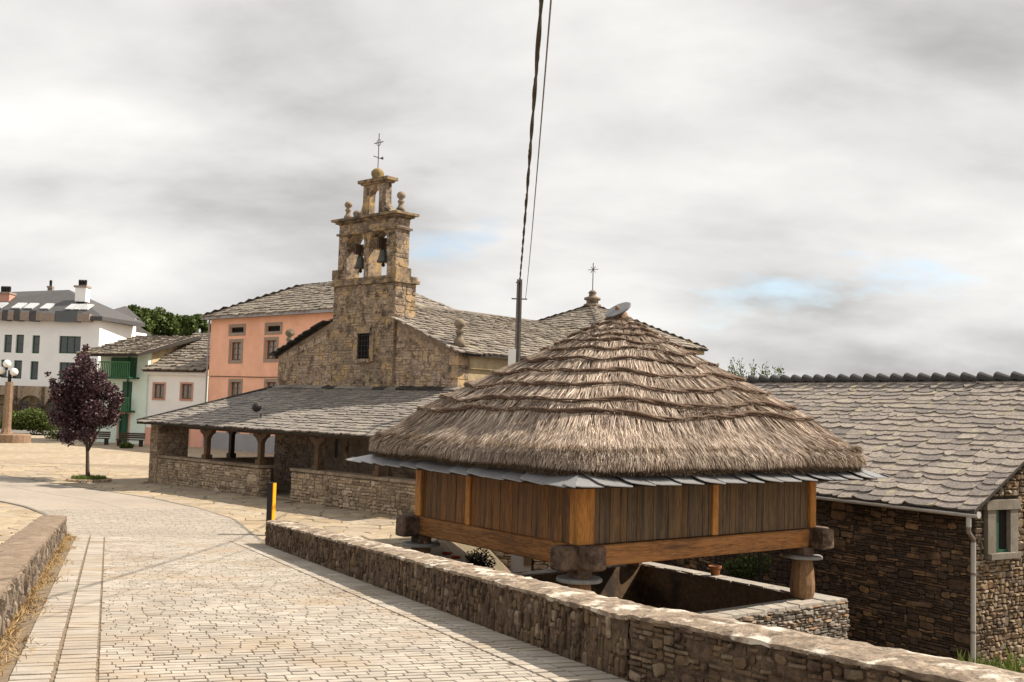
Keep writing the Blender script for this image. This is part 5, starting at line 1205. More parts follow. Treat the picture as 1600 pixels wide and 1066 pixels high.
# strap-leaved plants by the gable
sp = [(1520, 1036, 15.5, 22, .26), (1545, 1044, 15.0, 16, .22), (1573, 1046, 15.6, 24, .34), (1594, 1048, 15.2, 18, .42), (1612, 1050, 15.2, 20, .4)]
for i, (x, y, Y, nl, hgt) in enumerate(sp):
    b = atY(x, y + 8, Y); pls = []
    t = thing('iris_clump', b, ['spiky green clump nearest the downpipe foot', 'low spiky green clump between the two taller ones by the gable', 'tall spiky green clump under the gable window', 'tall spiky green clump close to the edge of the picture', 'spiky green clump at the picture edge'][i], 'plant', 'spiky plants by the gable')
    for _ in range(nl):
        d = Vector((random.gauss(0, .5), random.gauss(0, .5), 1)).normalized(); q = b + Vector((random.gauss(0, .14), random.gauss(0, .14), 0)); pls.append((q, q + d * hgt * random.uniform(.6, 1.1), d.cross(rnd_unit()).normalized() * .016))
    blades(pls, 'leaves', 'lime_leaf', t)
    m = MB(); m.lathe(b - EZ * .6, [(.5, 0), (.42, .4), (.2, .6), (.02, .64)], 9); m.build('soil_mound', 'earth', t)
# ------------------------------------------------------------------ utility pole and cables
pb = atY(812, 437, 33.0); px0 = Vector((pb.x, pb.y, -.5))
pole = thing('utility_pole', px0, 'slender grey concrete utility pole rising behind the thatched roof', 'pole')
m = MB(); H_ = pb.z + .5
for (ox, w0, w1) in ((-.075, .035, .028), (.075, .035, .028)): m.add([px0 + Vector((ox * 1.2 - w0, -.12, 0)), px0 + Vector((ox * 1.2 + w0, -.12, 0)), px0 + Vector((ox * 1.2 + w0, .12, 0)), px0 + Vector((ox * 1.2 - w0, .12, 0)), px0 + Vector((ox * .75 - w1, -.09, H_)), px0 + Vector((ox * .75 + w1, -.09, H_)), px0 + Vector((ox * .75 + w1, .09, H_)), px0 + Vector((ox * .75 - w1, .09, H_))], [(0, 1, 5, 4), (1, 2, 6, 5), (2, 3, 7, 6), (3, 0, 4, 7), (4, 5, 6, 7), (3, 2, 1, 0)])
m.build('flange', 'pole_concrete', pole)
m = MB(); m.add([px0 + Vector((-.07, -.03, 0)), px0 + Vector((.07, -.03, 0)), px0 + Vector((.07, .03, 0)), px0 + Vector((-.07, .03, 0)), px0 + Vector((-.04, -.03, H_ - .02)), px0 + Vector((.04, -.03, H_ - .02)), px0 + Vector((.04, .03, H_ - .02)), px0 + Vector((-.04, .03, H_ - .02))], [(0, 1, 5, 4), (1, 2, 6, 5), (2, 3, 7, 6), (3, 0, 4, 7), (4, 5, 6, 7)]); m.build('web', 'pole_concrete', pole)
m = MB(); m.tube([px0 + Vector((-.24, 0, H_ - .62)), px0 + Vector((.26, 0, H_ - .62))], .02, 6); m.tube([px0 + Vector((-.1, 0, H_ - .1)), px0 + Vector((-.1, -.1, H_ - .1))], .02, 6); m.build('bracket', 'iron', pole)
m = MB(); m.box(px0 + Vector((-.17, -.1, 5.35)), (.12, 0, 0), (0, .08, 0), (0, 0, .3)); m.build('meter_box', 'white_paint', pole)
cab = thing('overhead_cable', px0 + EZ * H_, 'thick twisted black cable running overhead from the utility pole', 'cable')
def cable_pts(a, b, sag, n): return [a.lerp(b, k / n) - EZ * (sag * 4 * (k / n) * (1 - k / n)) for k in range(n + 1)]
ce = atY(845, 0, 9.7); dirc = (ce - pb); far = pb + dirc * 1.9
far.z = pb.z + .5
base_ = cable_pts(pb - EZ * .1, far, .55, 260); q = proj(base_[int(260 / 1.9)])
m1, m2 = MB(), MB(); r1_, r2_ = [], []
for k, p_ in enumerate(base_):
    w = k * .33 + .5 * math.sin(k * .11); r1_.append(p_ + Vector((math.cos(w), 0, math.sin(w))) * .012 + Vector((random.gauss(0, .003), 0, random.gauss(0, .003)))); r2_.append(p_ - Vector((math.cos(w), 0, math.sin(w))) * .012)
m1.tube(r1_, .015, 6); m1.build('strand', 'cable', cab, True); m2.tube(r2_, .015, 6); m2.build('strand', 'cable', cab, True)
w2 = thing('overhead_wire', px0 + EZ * (H_ - .6) + Vector((.2, 0, 0)), 'thin grey wire running overhead beside the twisted cable', 'wire')
m = MB(); m.tube(cable_pts(px0 + Vector((.2, 0, H_ - .62)), far + Vector((-.06, 0, .12)), .9, 60), .0085, 5); m.build('wire_strand', 'wire', w2)
# bollard
bp_ = atY(423, 790, 25.4); bb = Vector((bp_.x, 25.4, 0.03))
bol = thing('bollard', bb, 'square black bollard with a yellow side standing at the rounded wall end', 'bollard')
m = MB(); ax_ = Vector((.972, -.235, 0)); ay = Vector((.235, .972, 0)); m.box(bb + EZ * .64, ax_ * .068, ay * .075, EZ * .64); m.build('post', 'black_metal', bol)
m = MB(); m.box(bb + EZ * .65 + ax_ * .080, ax_ * .010, ay * .074, EZ * .625); m.build('yellow_side', 'yellow_paint', bol)
# ------------------------------------------------------------------ houses across the plaza
def facade_frame(pl, Yl, pr, Yr):
    """left and right pixel columns with their distances give the two base corners"""
    a, b = atY(pl, 690, Yl), atY(pr, 690, Yr); a.z = b.z = 0; eu = (b - a).normalized(); return a, eu, Vector((eu.y, -eu.x, 0)), (b - a).length
def fz(px, py, O, eu):                  # facade coordinates of a pixel
    d = ray(px, py); n = Vector((eu.y, -eu.x, 0)); t = (O - EYE).dot(n) / d.dot(n); p = EYE + d * t; return (p - O).dot(eu), p.z
def hip_roof(parent, O, eu, n, Wd, D, ze, zr, ov, inset, mat, expo, width, most=0, ridge_mat=None, name='roof'):
    c = [O + eu * -ov + n * ov, O + eu * (Wd + ov) + n * ov, O + eu * (Wd + ov) - n * (D + ov), O + eu * -ov - n * (D + ov)]
    for p in c: p.z = ze
    r0, r1 = O + eu * inset - n * (D / 2), O + eu * (Wd - inset) - n * (D / 2); r0.z = r1.z = zr
    m = MB(); m.add(c + [r0, r1] + [p - EZ * .14 for p in c], [(0, 1, 5, 4), (1, 2, 5), (2, 3, 4, 5), (3, 0, 4), (6, 9, 8, 7), (0, 6, 7, 1), (1, 7, 8, 2), (2, 8, 9, 3), (3, 9, 6, 0)]); dk = m.build(name, 'slate_deck', parent)
    sh = []
    for A, B, T0, T1 in ((c[0], c[1], r0, r1), (c[1], c[2], r1, r1), (c[3], c[0], r0, r0)):
        e = (B - A).normalized(); f_ = (T0 - A) - e * (T0 - A).dot(e); L = f_.length; v_ = f_.normalized(); k0 = (T0 - A).dot(e); k1 = (T1 - A).dot(e); Wb = (B - A).length
        sh += slate_rows(A + EZ * .02, e, v_, e.cross(v_), L, lambda v, k0=k0, L=L: v / L * k0, lambda v, k1=k1, L=L, Wb=Wb: Wb + (k1 - Wb) * v / L, expo, width, .04, .25, 1.2)
    pieces(sh, 'slate', mat, dk, most)
    m = MB(); m.tube([r0, r1], .1, 6); m.tube([c[0] + EZ * .05, r0], .09, 6); m.tube([c[1] + EZ * .05, r1], .09, 6); m.build('ridge', mat, dk)
    return dk, r0, r1
# --- orange three-storey house
O, eu, n, Wd = facade_frame(321, 70, 520, 61.2); Wd += 2.2; D = 9.0; ZEv = 8.75
oh = thing('orange_house', O + eu * (Wd / 2), 'tall orange plastered house with slate hip roof behind the church', 'house')
wins = [(361, 535, 376, 563), (416, 532, 431, 561), (360, 597, 375, 626), (416, 597, 431, 626), (360.5, 512, 381, 519.5), (417, 509.5, 438, 517.5)]
rects = []
for x0, y0, x1, y1 in wins:
    u0, z1 = fz(x0, y0, O, eu); u1, z0 = fz(x1, y1, O, eu); rects.append((u0, z0, u1, z1))
dx0, _ = fz(354, 690, O, eu); door = (dx0 + .1, .12, dx0 + 1.25, 2.5); d2 = (dx0 + 2.7, .12, dx0 + 3.9, 2.5)
m = MB(); wall_holes(m, O, eu, n, Wd, ZEv, rects + [door, d2], .2)
for a, b in ((O, O - n * D), (O - n * D, O - n * D + eu * Wd), (O - n * D + eu * Wd, O + eu * Wd)): m.add([a, b, b + EZ * ZEv, a + EZ * ZEv], [(3, 2, 1, 0)])
m.build('wall', 'orange_paint', oh)
for i, r_ in enumerate(rects): window(oh, O, eu, n, r_, 'window_wood' if i < 4 else 'iron', 'curtain_glass' if i < 4 else 'dark_hole', (1, 2) if i < 4 else (0, 0), 'surround', .2, .18, .07)
for d_ in (door, d2):
    w = window(oh, O, eu, n, d_, 'door_wood', 'door_wood', (1, 1), 'surround', .18, .2, .14, name='door')
m = MB(); m.box(O + eu * (Wd / 2) + n * .02 + EZ * .55, eu * (Wd / 2), n * .025, EZ * .55); m.build('base_band', 'grey_paint', oh)
m = MB(); _, zl = fz(330, 588, O, eu); m.tube([O + eu * .2 + n * .04 + EZ * zl, O + eu * 6 + n * .04 + EZ * (zl - .05), O + eu * Wd + n * .04 + EZ * zl], .025, 5); m.build('wall_cable', 'cable', oh)
dk, r0, r1 = hip_roof(oh, O, eu, n, Wd, D, ZEv, 11.2, .45, 4.1, 'old_slate', .42, (.4, .8))
m = MB(); m.box(O + eu * (Wd / 2) + n * .42 + EZ * (ZEv - .08), eu * (Wd / 2 + .45), n * .06, EZ * .09); m.build('eave_board', 'grey_paint', oh)
rr = O + eu * (fz(490, 470, O, eu)[0]) ; m = MB(); m.lathe(r1 - EZ * .1, [(.3, 0), (.3, .3), (.18, .4), (.24, .5), (.24, .75), (.1, .9)], 10); m.build('roof_finial', 'old_slate', dk)
m = MB(); m.tube([O - eu * .08 + n * .08 + EZ * .1, O - eu * .08 + n * .08 + EZ * (ZEv - .1)], .06, 8); m.build('downpipe', 'grey_paint', oh)
# --- small white house
O, eu, n, Wd = facade_frame(223, 72.2, 319, 70.4); D = 7.0; ZW = 5.05
wh = thing('white_house', O + eu * (Wd / 2), 'small white two-storey house with pink base between orange and mint houses', 'house')
rects = []
for x0, y0, x1, y1 in ((241, 600, 256, 623), (284, 600, 299, 624)):
    u0, z1 = fz(x0, y0, O, eu); u1, z0 = fz(x1, y1, O, eu); rects.append((u0, z0, u1, z1))
u0, _ = fz(273, 690, O, eu); door = (u0, .05, u0 + 1.15, 2.3)
m = MB(); wall_holes(m, O, eu, n, Wd, ZW, rects + [door], .15); m.add([O, O - n * D, O - n * D + EZ * ZW, O + EZ * ZW], [(0, 1, 2, 3)]); m.build('wall', 'white_paint', wh)
for r_ in rects: window(wh, O, eu, n, r_, 'window_wood', 'curtain_glass', (1, 0), 'pink_trim', .12, .14, .08)
window(wh, O, eu, n, door, 'door_wood', 'door_wood', (1, 1), 'pink_trim', .12, .14, .14, name='door')
for a, b in ((0, u0 - .13), (u0 + 1.28, Wd)):
    m = MB(); m.box(O + eu * ((a + b) / 2) + n * .02 + EZ * .6, eu * ((b - a) / 2), n * .022, EZ * .6); m.build('pink_base', 'pink_paint', wh)
m = MB(); m.box(O + eu * (Wd / 2) + n * .1 + EZ * (ZW - .05), eu * (Wd / 2), n * .12, EZ * .16); m.build('eave_band', 'white_paint', wh)
A = O + n * .4 + EZ * (ZW + .1); ev = (-n * 5.6 + EZ * 2.95); L = ev.length; ev.normalize()
m = MB(); V = [A, A + eu * Wd, A + eu * Wd + ev * L, A + ev * L]; m.add(V + [p - EZ * .12 for p in V], [(0, 1, 2, 3), (7, 6, 5, 4), (0, 4, 5, 1), (1, 5, 6, 2), (2, 6, 7, 3), (3, 7, 4, 0)]); dk = m.build('roof', 'slate_deck', wh)
pieces(slate_rows(A + EZ * .02, eu, ev, eu.cross(ev), L, lambda v: 0, lambda v: Wd, .4, (.4, .85), .045, .3, 1.5), 'slate', 'old_slate', dk, 0)
# --- mint house with green balconies
O2, eu2, n2_, W2 = facade_frame(150, 74.0, 225, 72.0); D2_ = 8.0; ZM = 6.3
mh = thing('mint_house', O2 + eu2 * (W2 / 2), 'pale mint house with green wooden balconies under a wide slate roof', 'house')
m = MB(); u0, _ = fz(184, 680, O2, eu2); door = (u0, .05, u0 + .95, 2.05)
wall_holes(m, O2, eu2, n2_, W2, ZM, [door], .15); rc = O2 + eu2 * W2; m.add([rc, rc - n2_ * D2_, rc - n2_ * D2_ + EZ * 6.4, rc - n2_ * 3.5 + EZ * 7.4, rc + EZ * ZM], [(0, 1, 2, 3, 4)]); m.build('wall', 'mint_paint', mh)
m = MB(); m.add([rc + eu2 * .02 - n2_ * .3 + EZ * 5.0, rc + eu2 * .02 - n2_ * 6.5 + EZ * 5.0, rc + eu2 * .02 - n2_ * 6.5 + EZ * 7.3, rc + eu2 * .02 - n2_ * 4 + EZ * 7.5, rc + eu2 * .02 - n2_ * .3 + EZ * 6.4], [(0, 1, 2, 3, 4)]); m.build('gable_face', 'ochre_wall', mh)
window(mh, O2, eu2, n2_, door, 'green_wood', 'green_wood', (0, 0), 'pink_trim', .13, .14, .1, name='door')
def balcony(u0, u1, z0, z1, out, name='balcony'):
    m = MB(); c = O2 + eu2 * ((u0 + u1) / 2) + n2_ * (out / 2) + EZ * (z0 - .06); m.box(c, eu2 * ((u1 - u0) / 2), n2_ * (out / 2), EZ * .06); b = m.build(name, 'green_wood', mh)
    m = MB(); c = O2 + eu2 * ((u0 + u1) / 2) + n2_ * (out - .05) + EZ * (z1 + .03); m.box(c, eu2 * ((u1 - u0) / 2), n2_ * .05, EZ * .04); m.build('handrail', 'green_rail', b)
    k = int((u1 - u0) / .17)
    for i in range(k + 1): m = MB(); m.box(O2 + eu2 * (u0 + .05 + (u1 - u0 - .1) * i / k) + n2_ * (out - .05) + EZ * ((z0 + z1) / 2), eu2 * .035, n2_ * .02, EZ * ((z1 - z0) / 2)); m.build('baluster', 'green_rail', b)
u0, z1 = fz(170, 566, O2, eu2); u1, z0 = fz(218, 590, O2, eu2); balcony(u0, u1, z0, z1 - .05, .95)
m = MB(); m.box(O2 + eu2 * ((u0 + u1) / 2) + n2_ * .06 + EZ * ((z0 + z1) / 2 + .1), eu2 * ((u1 - u0) / 2 - .3), n2_ * .03, EZ * .75); m.build('gallery_wall', 'green_wood', mh)
u0, z1 = fz(185, 622, O2, eu2); u1, z0 = fz(211, 642, O2, eu2); balcony(u0, u1, z0, z1, .6)
m = MB(); m.box(O2 + eu2 * ((u0 + u1) / 2) + n2_ * .03 + EZ * (z0 + 1.0), eu2 * .42, n2_ * .03, EZ * 1.0); m.build('balcony_door', 'green_frame', mh)
m = MB(); m.tube([O2 + eu2 * (u0 + .9) + n2_ * .1 + EZ * .1, O2 + eu2 * (u0 + .9) + n2_ * .1 + EZ * ZM], .045, 6); m.build('downpipe', 'green_frame', mh)
A = O2 + n2_ * 1.35 - eu2 * .9 + EZ * (ZM - .15); ev = (-n2_ * 5.6 + EZ * 1.6); L = ev.length; ev.normalize(); Wr = W2 + 1.3
m = MB(); V = [A, A + eu2 * Wr, A + eu2 * (Wr + .4) + ev * L, A + ev * L]; m.add(V + [p - EZ * .16 for p in V], [(0, 1, 2, 3), (7, 6, 5, 4), (0, 4, 5, 1), (1, 5, 6, 2), (2, 6, 7, 3), (3, 7, 4, 0)]); dk = m.build('roof', 'slate_deck', mh)
pieces(slate_rows(A + EZ * .02, eu2, ev, eu2.cross(ev), L, lambda v: 0, lambda v: Wr, .42, (.4, .85), .05, .3, 1.5), 'slate', 'old_slate', dk, 0)
Bk = A + ev * L; ev2 = (-n2_ * 4 - EZ * 2); m = MB(); V = [Bk, Bk + eu2 * (Wr + .4), Bk + eu2 * (Wr + .4) + ev2, Bk + ev2]; m.add(V + [p - EZ * .12 for p in V], [(0, 1, 2, 3), (7, 6, 5, 4), (0, 4, 5, 1), (1, 5, 6, 2), (3, 7, 4, 0)]); m.build('back_roof', 'old_slate', mh)
# --- large white building with arcade
O3, eu3, n3, W3 = facade_frame(-150, 97, 146, 95.0); D3 = 6.5; ZB = 10.35
lb_ = thing('large_white_building', O3 + eu3 * (W3 / 2), 'large white building with grey slate roof, green windows and stone arcade', 'building')
rects = []; wide = []
for x0, y0, x1, y1 in ((-60, 523, -50, 551), (-30, 523, -20, 551), (7, 523, 17.5, 551), (25.5, 523, 36, 552), (51, 524, 61, 552.5), (93, 525, 125, 553), (-55, 562, -45, 590), (-25, 562, -15, 590), (2, 562, 10, 590), (22, 563, 33, 592), (48, 564.5, 58.5, 593.5), (93, 566, 125, 594)):
    u0, z1 = fz(x0, y0, O3, eu3); u1, z0 = fz(x1, y1, O3, eu3); rects.append((u0, z0, u1, z1)); wide.append(x1 - x0 > 15)
ZS = 3.95
m = MB(); Ow = O3 + EZ * ZS; wall_holes(m, Ow, eu3, n3, W3, ZB - ZS, [(a, b - ZS, c, d - ZS) for a, b, c, d in rects], .22)
rcn = O3 + eu3 * W3; m.add([rcn, rcn - n3 * D3, rcn - n3 * D3 + EZ * ZB, rcn + EZ * ZB], [(0, 1, 2, 3)]); m.build('wall', 'bright_white', lb_)
for r_, w_ in zip(rects, wide): window(lb_, O3, eu3, n3, r_, 'green_frame', 'glass', (2, 0) if w_ else (0, 1), None, .1, .2, .09)
# stone ground floor with arches
aw = MB(); na = 7; per = W3 / na; arcs = []
for i in range(na):
    c_ = per * (i + .62); r_ = 1.35; sp_ = 1.75
    P = lambda u, z: O3 + eu3 * u + EZ * z
    u_a, u_b = per * i, per * (i + 1)
    for a, b in ((u_a, c_ - r_), (c_ + r_, u_b)): aw.add([P(a, 0), P(b, 0), P(b, ZS), P(a, ZS)], [(0, 1, 2, 3)])
    k = 10
    for j in range(k):
        t0, t1 = math.pi * j / k, math.pi * (j + 1) / k; x0, x1 = c_ - r_ * math.cos(t0), c_ - r_ * math.cos(t1); z0, z1 = sp_ + r_ * math.sin(t0), sp_ + r_ * math.sin(t1)
        aw.add([P(x0, z0), P(x1, z1), P(x1, ZS), P(x0, ZS)], [(0, 1, 2, 3)]); aw.add([P(x0, z0), P(x1, z1), P(x1, z1) - n3 * .5, P(x0, z0) - n3 * .5], [(3, 2, 1, 0)])
    for x in (c_ - r_, c_ + r_): aw.add([P(x, 0), P(x, sp_), P(x, sp_) - n3 * .5, P(x, 0) - n3 * .5], [(0, 1, 2, 3)])
    if i > 2:
        q = MB(); q.box(P(c_, 1.5) - n3 * 2.55, eu3 * .8, n3 * .05, EZ * 1.0); q.build('arcade_window', 'glass', lb_)
aw.build('arcade', 'porch_stone', lb_)
m = MB(); m.add([O3 - n3 * 2.6, O3 + eu3 * W3 - n3 * 2.6, O3 + eu3 * W3 - n3 * 2.6 + EZ * ZS, O3 - n3 * 2.6 + EZ * ZS], [(0, 1, 2, 3)]); m.build('arcade_wall', 'ochre_wall', lb_)
m = MB(); m.box(O3 + eu3 * (W3 * .62) + n3 * 1.0 + EZ * 2.2, eu3 * 5.5, n3 * 1.1, EZ * .05); m.build('awning', 'dark_wood', lb_)
# roof: slate-grey hip, dormer boxes, skylights, chimneys
hip = [O3 + n3 * .6 + EZ * (ZB + .1), rcn + n3 * .6 + eu3 * .5 + EZ * (ZB + .1), rcn - n3 * D3 + eu3 * .5 + EZ * (ZB + .1), O3 - n3 * D3 + EZ * (ZB + .1)]; rz_ = ZB + 4.1; hip[2] = rcn - n3 * D3 + eu3 * 1.2 + EZ * (ZB + .1)
ru, _ = fz(108, 470, O3, eu3); ra, rb = atY(-150, 462, 104), atY(108, 453, 101)
m = MB(); m.add(hip + [ra, rb] + [p - EZ * .35 for p in hip], [(0, 1, 5, 4), (1, 2, 5), (2, 3, 4, 5), (3, 0, 4), (0, 6, 7, 1), (1, 7, 8, 2), (9, 8, 7, 6)]); rf = m.build('roof', 'roof_grey', lb_)
rn = (hip[1] - hip[0]).cross(rb - hip[1]).normalized(); rv = (rb - hip[1]); rv = (rv - eu3 * rv.dot(eu3)).normalized()
for x0, x1 in ((10, 27), (29, 46), (55, 72), (95, 108), (108, 120), (120, 133), (-40, -25), (-20, -3)):
    u0, _ = fz(x0, 490, O3, eu3); u1, _ = fz(x1, 490, O3, eu3); p_ = hip[0] + eu3 * ((u0 + u1) / 2) + rv * 1.95 + rn * .1; m = MB(); m.box(p_, eu3 * ((u1 - u0) * .42), rv * .65, rn * .06); m.build('skylight', 'skylight', rf)
for x0, x1 in ((-45, -30), (-20, -5), (10, 19), (28, 38), (52, 63), (92, 127)):
    u0, _ = fz(x0, 500, O3, eu3); u1, _ = fz(x1, 500, O3, eu3); m = MB(); m.box(O3 + eu3 * ((u0 + u1) / 2) + n3 * .25 + EZ * (ZB + .02), eu3 * ((u1 - u0) / 2), n3 * .45, EZ * .5); m.build('dormer', 'glass' if x0 > 60 else 'roof_grey', rf)
for x0, x1 in ((-30, -20), (-5, 10), (19, 28), (38, 52), (63, 92), (127, 146)):
    u0, _ = fz(x0, 500, O3, eu3); u1, _ = fz(x1, 500, O3, eu3); m = MB(); m.box(O3 + eu3 * ((u0 + u1) / 2) + n3 * .4 + EZ * (ZB - .05), eu3 * ((u1 - u0) / 2), n3 * .35, EZ * .35); m.build('eave_box', 'surround', rf)
def chimney(px, pt, pb_, w, Y, pots, mat='bright_white'):
    a, b = atY(px, pt, Y), atY(px, pb_, Y); m = MB(); m.box((a + b) / 2, (w / 2, 0, 0), (0, w / 2, 0), EZ * ((a.z - b.z) / 2)); c = m.build('chimney', mat, rf)
    m = MB(); m.box(a + EZ * .08, (w * .6, 0, 0), (0, w * .6, 0), EZ * .09); m.build('chimney_cap', 'surround', c)
    for i in range(pots): m = MB(); m.lathe(a + EZ * .15 + Vector(((i - (pots - 1) / 2) * w * .8 / max(1, pots), 0, 0)), [(.12, 0), (.15, .5), (.1, .62)], 8); m.build('chimney_pot', 'iron', c)
chimney(9, 460, 485, 1.15, 99, 4, 'pink_trim'); chimney(129, 450, 472, 1.0, 98, 3); chimney(79, 450, 466, .45, 103, 1, 'concrete')
# right-hand wing of the same building, lit flank
for (pl_, pr_, yt, Y_, dz) in ((148, 171, 506, 97, 0), (171, 188, 489, 101, 1), (186, 207, 515, 106, 0)):
    a, b = atY(pl_, 560, Y_), atY(pr_, 560, Y_ + 3); zt_ = atY(pl_, yt, Y_).z; a.z = b.z = 0; e_ = (b - a); m = MB(); m.add([a, b, b - n3 * 3, a - n3 * 3, a + EZ * zt_, b + EZ * zt_, b - n3 * 3 + EZ * zt_, a - n3 * 3 + EZ * zt_], [(0, 1, 5, 4), (1, 2, 6, 5), (2, 3, 7, 6), (3, 0, 4, 7), (4, 5, 6, 7)]); w_ = m.build('wing_wall', 'bright_white', lb_)
    m = MB(); o1 = e_.normalized() * .7; V = [a - o1 + n3 * .7, b + o1 + n3 * .7, b + o1 - n3 * 3.5, a - o1 - n3 * 3.5]; ap = (a + b) / 2 - n3 * 1.6; rise = 1.0 if dz else .9; m.add([p + EZ * zt_ for p in V] + [ap + EZ * (zt_ + rise)] + [p + EZ * (zt_ - .3) for p in V], [(0, 1, 4), (1, 2, 4), (2, 3, 4), (3, 0, 4), (0, 5, 6, 1), (1, 6, 7, 2), (8, 7, 6, 5), (3, 8, 5, 0)]); m.build('wing_roof', 'roof_grey', lb_)
for px_ in (177, 183):
    a = atY(px_, 520, 100.6); m = MB(); m.box(Vector((a.x, a.y, 8.0)), (.16, 0, 0), (0, .1, 0), (0, 0, 2.6)); m.build('pilaster', 'concrete', lb_)
# ------------------------------------------------------------------ trees
def tree(name, label, base, h, blobs, nleaf, size, mat, trunk_r, lean=(0, 0), group=None, limbs=7, shell=.5, trunk_top=None):
    t = thing(name, base, label, 'tree', group); b = Vector(base); top = b + Vector((lean[0], lean[1], h * (trunk_top or .62))); m = MB(); k = 8
    pts = [b.lerp(top, i / k) + Vector((random.gauss(0, trunk_r * .12), random.gauss(0, trunk_r * .12), 0)) for i in range(k + 1)]
    m.tube(pts, [trunk_r * (1 - .62 * i / k) * (1.3 if i == 0 else 1) for i in range(k + 1)], 8)
    for i in range(limbs):
        s = pts[random.randint(3, k)]; c = random.choice(blobs)[0]; mid_ = s.lerp(c, .5) + rnd_unit() * trunk_r + EZ * trunk_r; m.tube([s, mid_, c], [trunk_r * .38, trunk_r * .25, trunk_r * .1], 5)
    m.build('trunk', 'bark', t, True); leaf_cloud(blobs, nleaf, size, 'crown', mat, t, shell); return t
tb = Vector(atZ(139, 752, .04)); dm_ = tb.y / FPX
def tpx(px, py, dy=0): p = atY(px, py, tb.y + dy); return p
bl = []
for px_, py_, r_ in ((131, 556, 14), (127, 575, 26), (112, 590, 24), (146, 592, 28), (95, 615, 24), (130, 615, 38), (165, 615, 26), (108, 640, 34), (150, 642, 36), (120, 668, 30), (178, 632, 16), (84, 604, 13), (140, 680, 22), (105, 680, 20), (94, 650, 22), (170, 655, 22), (134, 545, 7), (184, 618, 10), (78, 590, 8)):
    for _ in range(3): bl.append((tpx(px_ + random.uniform(-6, 6), py_ + random.uniform(-6, 6), random.uniform(-1, 1) * max(.3, 1.3 - abs(px_ - 130) * .012)), r_ * dm_ * random.uniform(.55, .8), .95))
tree('plum_tree', 'small dark purple-leaved tree standing in a stone ring on the plaza', tb, 5.2, bl, 17500, .10, 'purple_leaf', .085, (tpx(127, 620).x - tb.x + .12, 0), None, 14, .55, .55)
ring = thing('tree_ring', tb, 'low stone ring with grass round the foot of the purple tree', 'planter')
for k in range(22):
    a = 2 * math.pi * k / 22; p_ = tb + Vector((math.cos(a), math.sin(a), 0)) * .72; m = MB(); m.box(p_ + EZ * .04, Vector((-math.sin(a), math.cos(a), 0)) * .095, Vector((math.cos(a), math.sin(a), 0)) * .09, EZ * .06); m.build('kerb_stone', 'porch_stone', ring)
gr = []
for _ in range(1500):
    a = random.uniform(0, 6.28); q = tb + Vector((math.cos(a), math.sin(a), 0)) * .62 * math.sqrt(random.random()) + EZ * .03; d = Vector((random.gauss(0, .3), random.gauss(0, .3), 1)).normalized(); gr.append((q, q + d * random.uniform(.1, .24), d.cross(rnd_unit()).normalized() * .012))
blades(gr, 'grass', 'lime_leaf', ring, 'stuff')
# leafy trees behind the houses
labs = ['broad green tree behind the white wing, leftmost of the distant trees', 'tall round green tree behind the mint house roof', 'round green tree showing just over the white house roof', 'green tree rising beside the orange house wall']
for i, (px_, py_, rx, ry, Y_) in enumerate(((214, 502, 28, 29, 120), (248, 503, 29, 31, 124), (284, 511, 22, 25, 128), (306, 511, 21, 24, 122))):
    b = atY(px_, 660, Y_); b.z = -.5; k = Y_ / FPX; bl = []
    for _ in range(26):
        d = rnd_unit(); bl.append((atY(px_ + d.x * rx * .72, py_ + 6 - d.z * ry * .75 if True else 0, Y_) + Vector((0, d.y * rx * k * .7, 0)), rx * k * random.uniform(.3, .46), .9))
    for _ in range(14): bl.append((atY(px_ + random.uniform(-rx, rx), py_ + random.uniform(10, 60), Y_) + Vector((0, random.uniform(-1, 1), 0)), rx * k * .4, .9))
    tree('leafy_tree', labs[i], b, 12, bl, 6500, .40, 'green_leaf', .3, (0, 0), 'green trees behind the houses', 8, .35)
# thin sapling top behind the stone house
for (px_, py_, lab, nb) in ((1172, 600, 'sparse young tree with upright twigs behind the stone house ridge', 30), (1215, 596, 'single thin leafy shoot over the stone house ridge', 4)):
    b = atY(px_, 640, 44); b.z = -.5; t = thing('sapling', b, lab, 'tree', 'young trees behind the stone house'); m = MB(); lv = []; k = 44 / FPX
    for i in range(nb):
        tip = atY(px_ + random.uniform(-48, 36) * (1 if nb > 5 else .2), py_ - random.uniform(4, 38) * (1 if nb > 5 else .75), 44 + random.uniform(-1, 1)); s = b + Vector((0, 0, 2.6)); mid_ = s.lerp(tip, .5) + EZ * .2; m.tube([s, mid_, tip], [.03, .02, .008], 5)
        for _ in range(52): q = mid_.lerp(tip, random.uniform(.15, 1.02)) + rnd_unit() * .13; lv.append((q, q + (rnd_unit() + EZ * .4) * .1, rnd_unit() * .03))
    m.tube([b, b + EZ * 2.7], [.07, .05], 6); m.build('stems', 'bark', t); blades(lv, 'leaves', 'hedge_leaf', t)
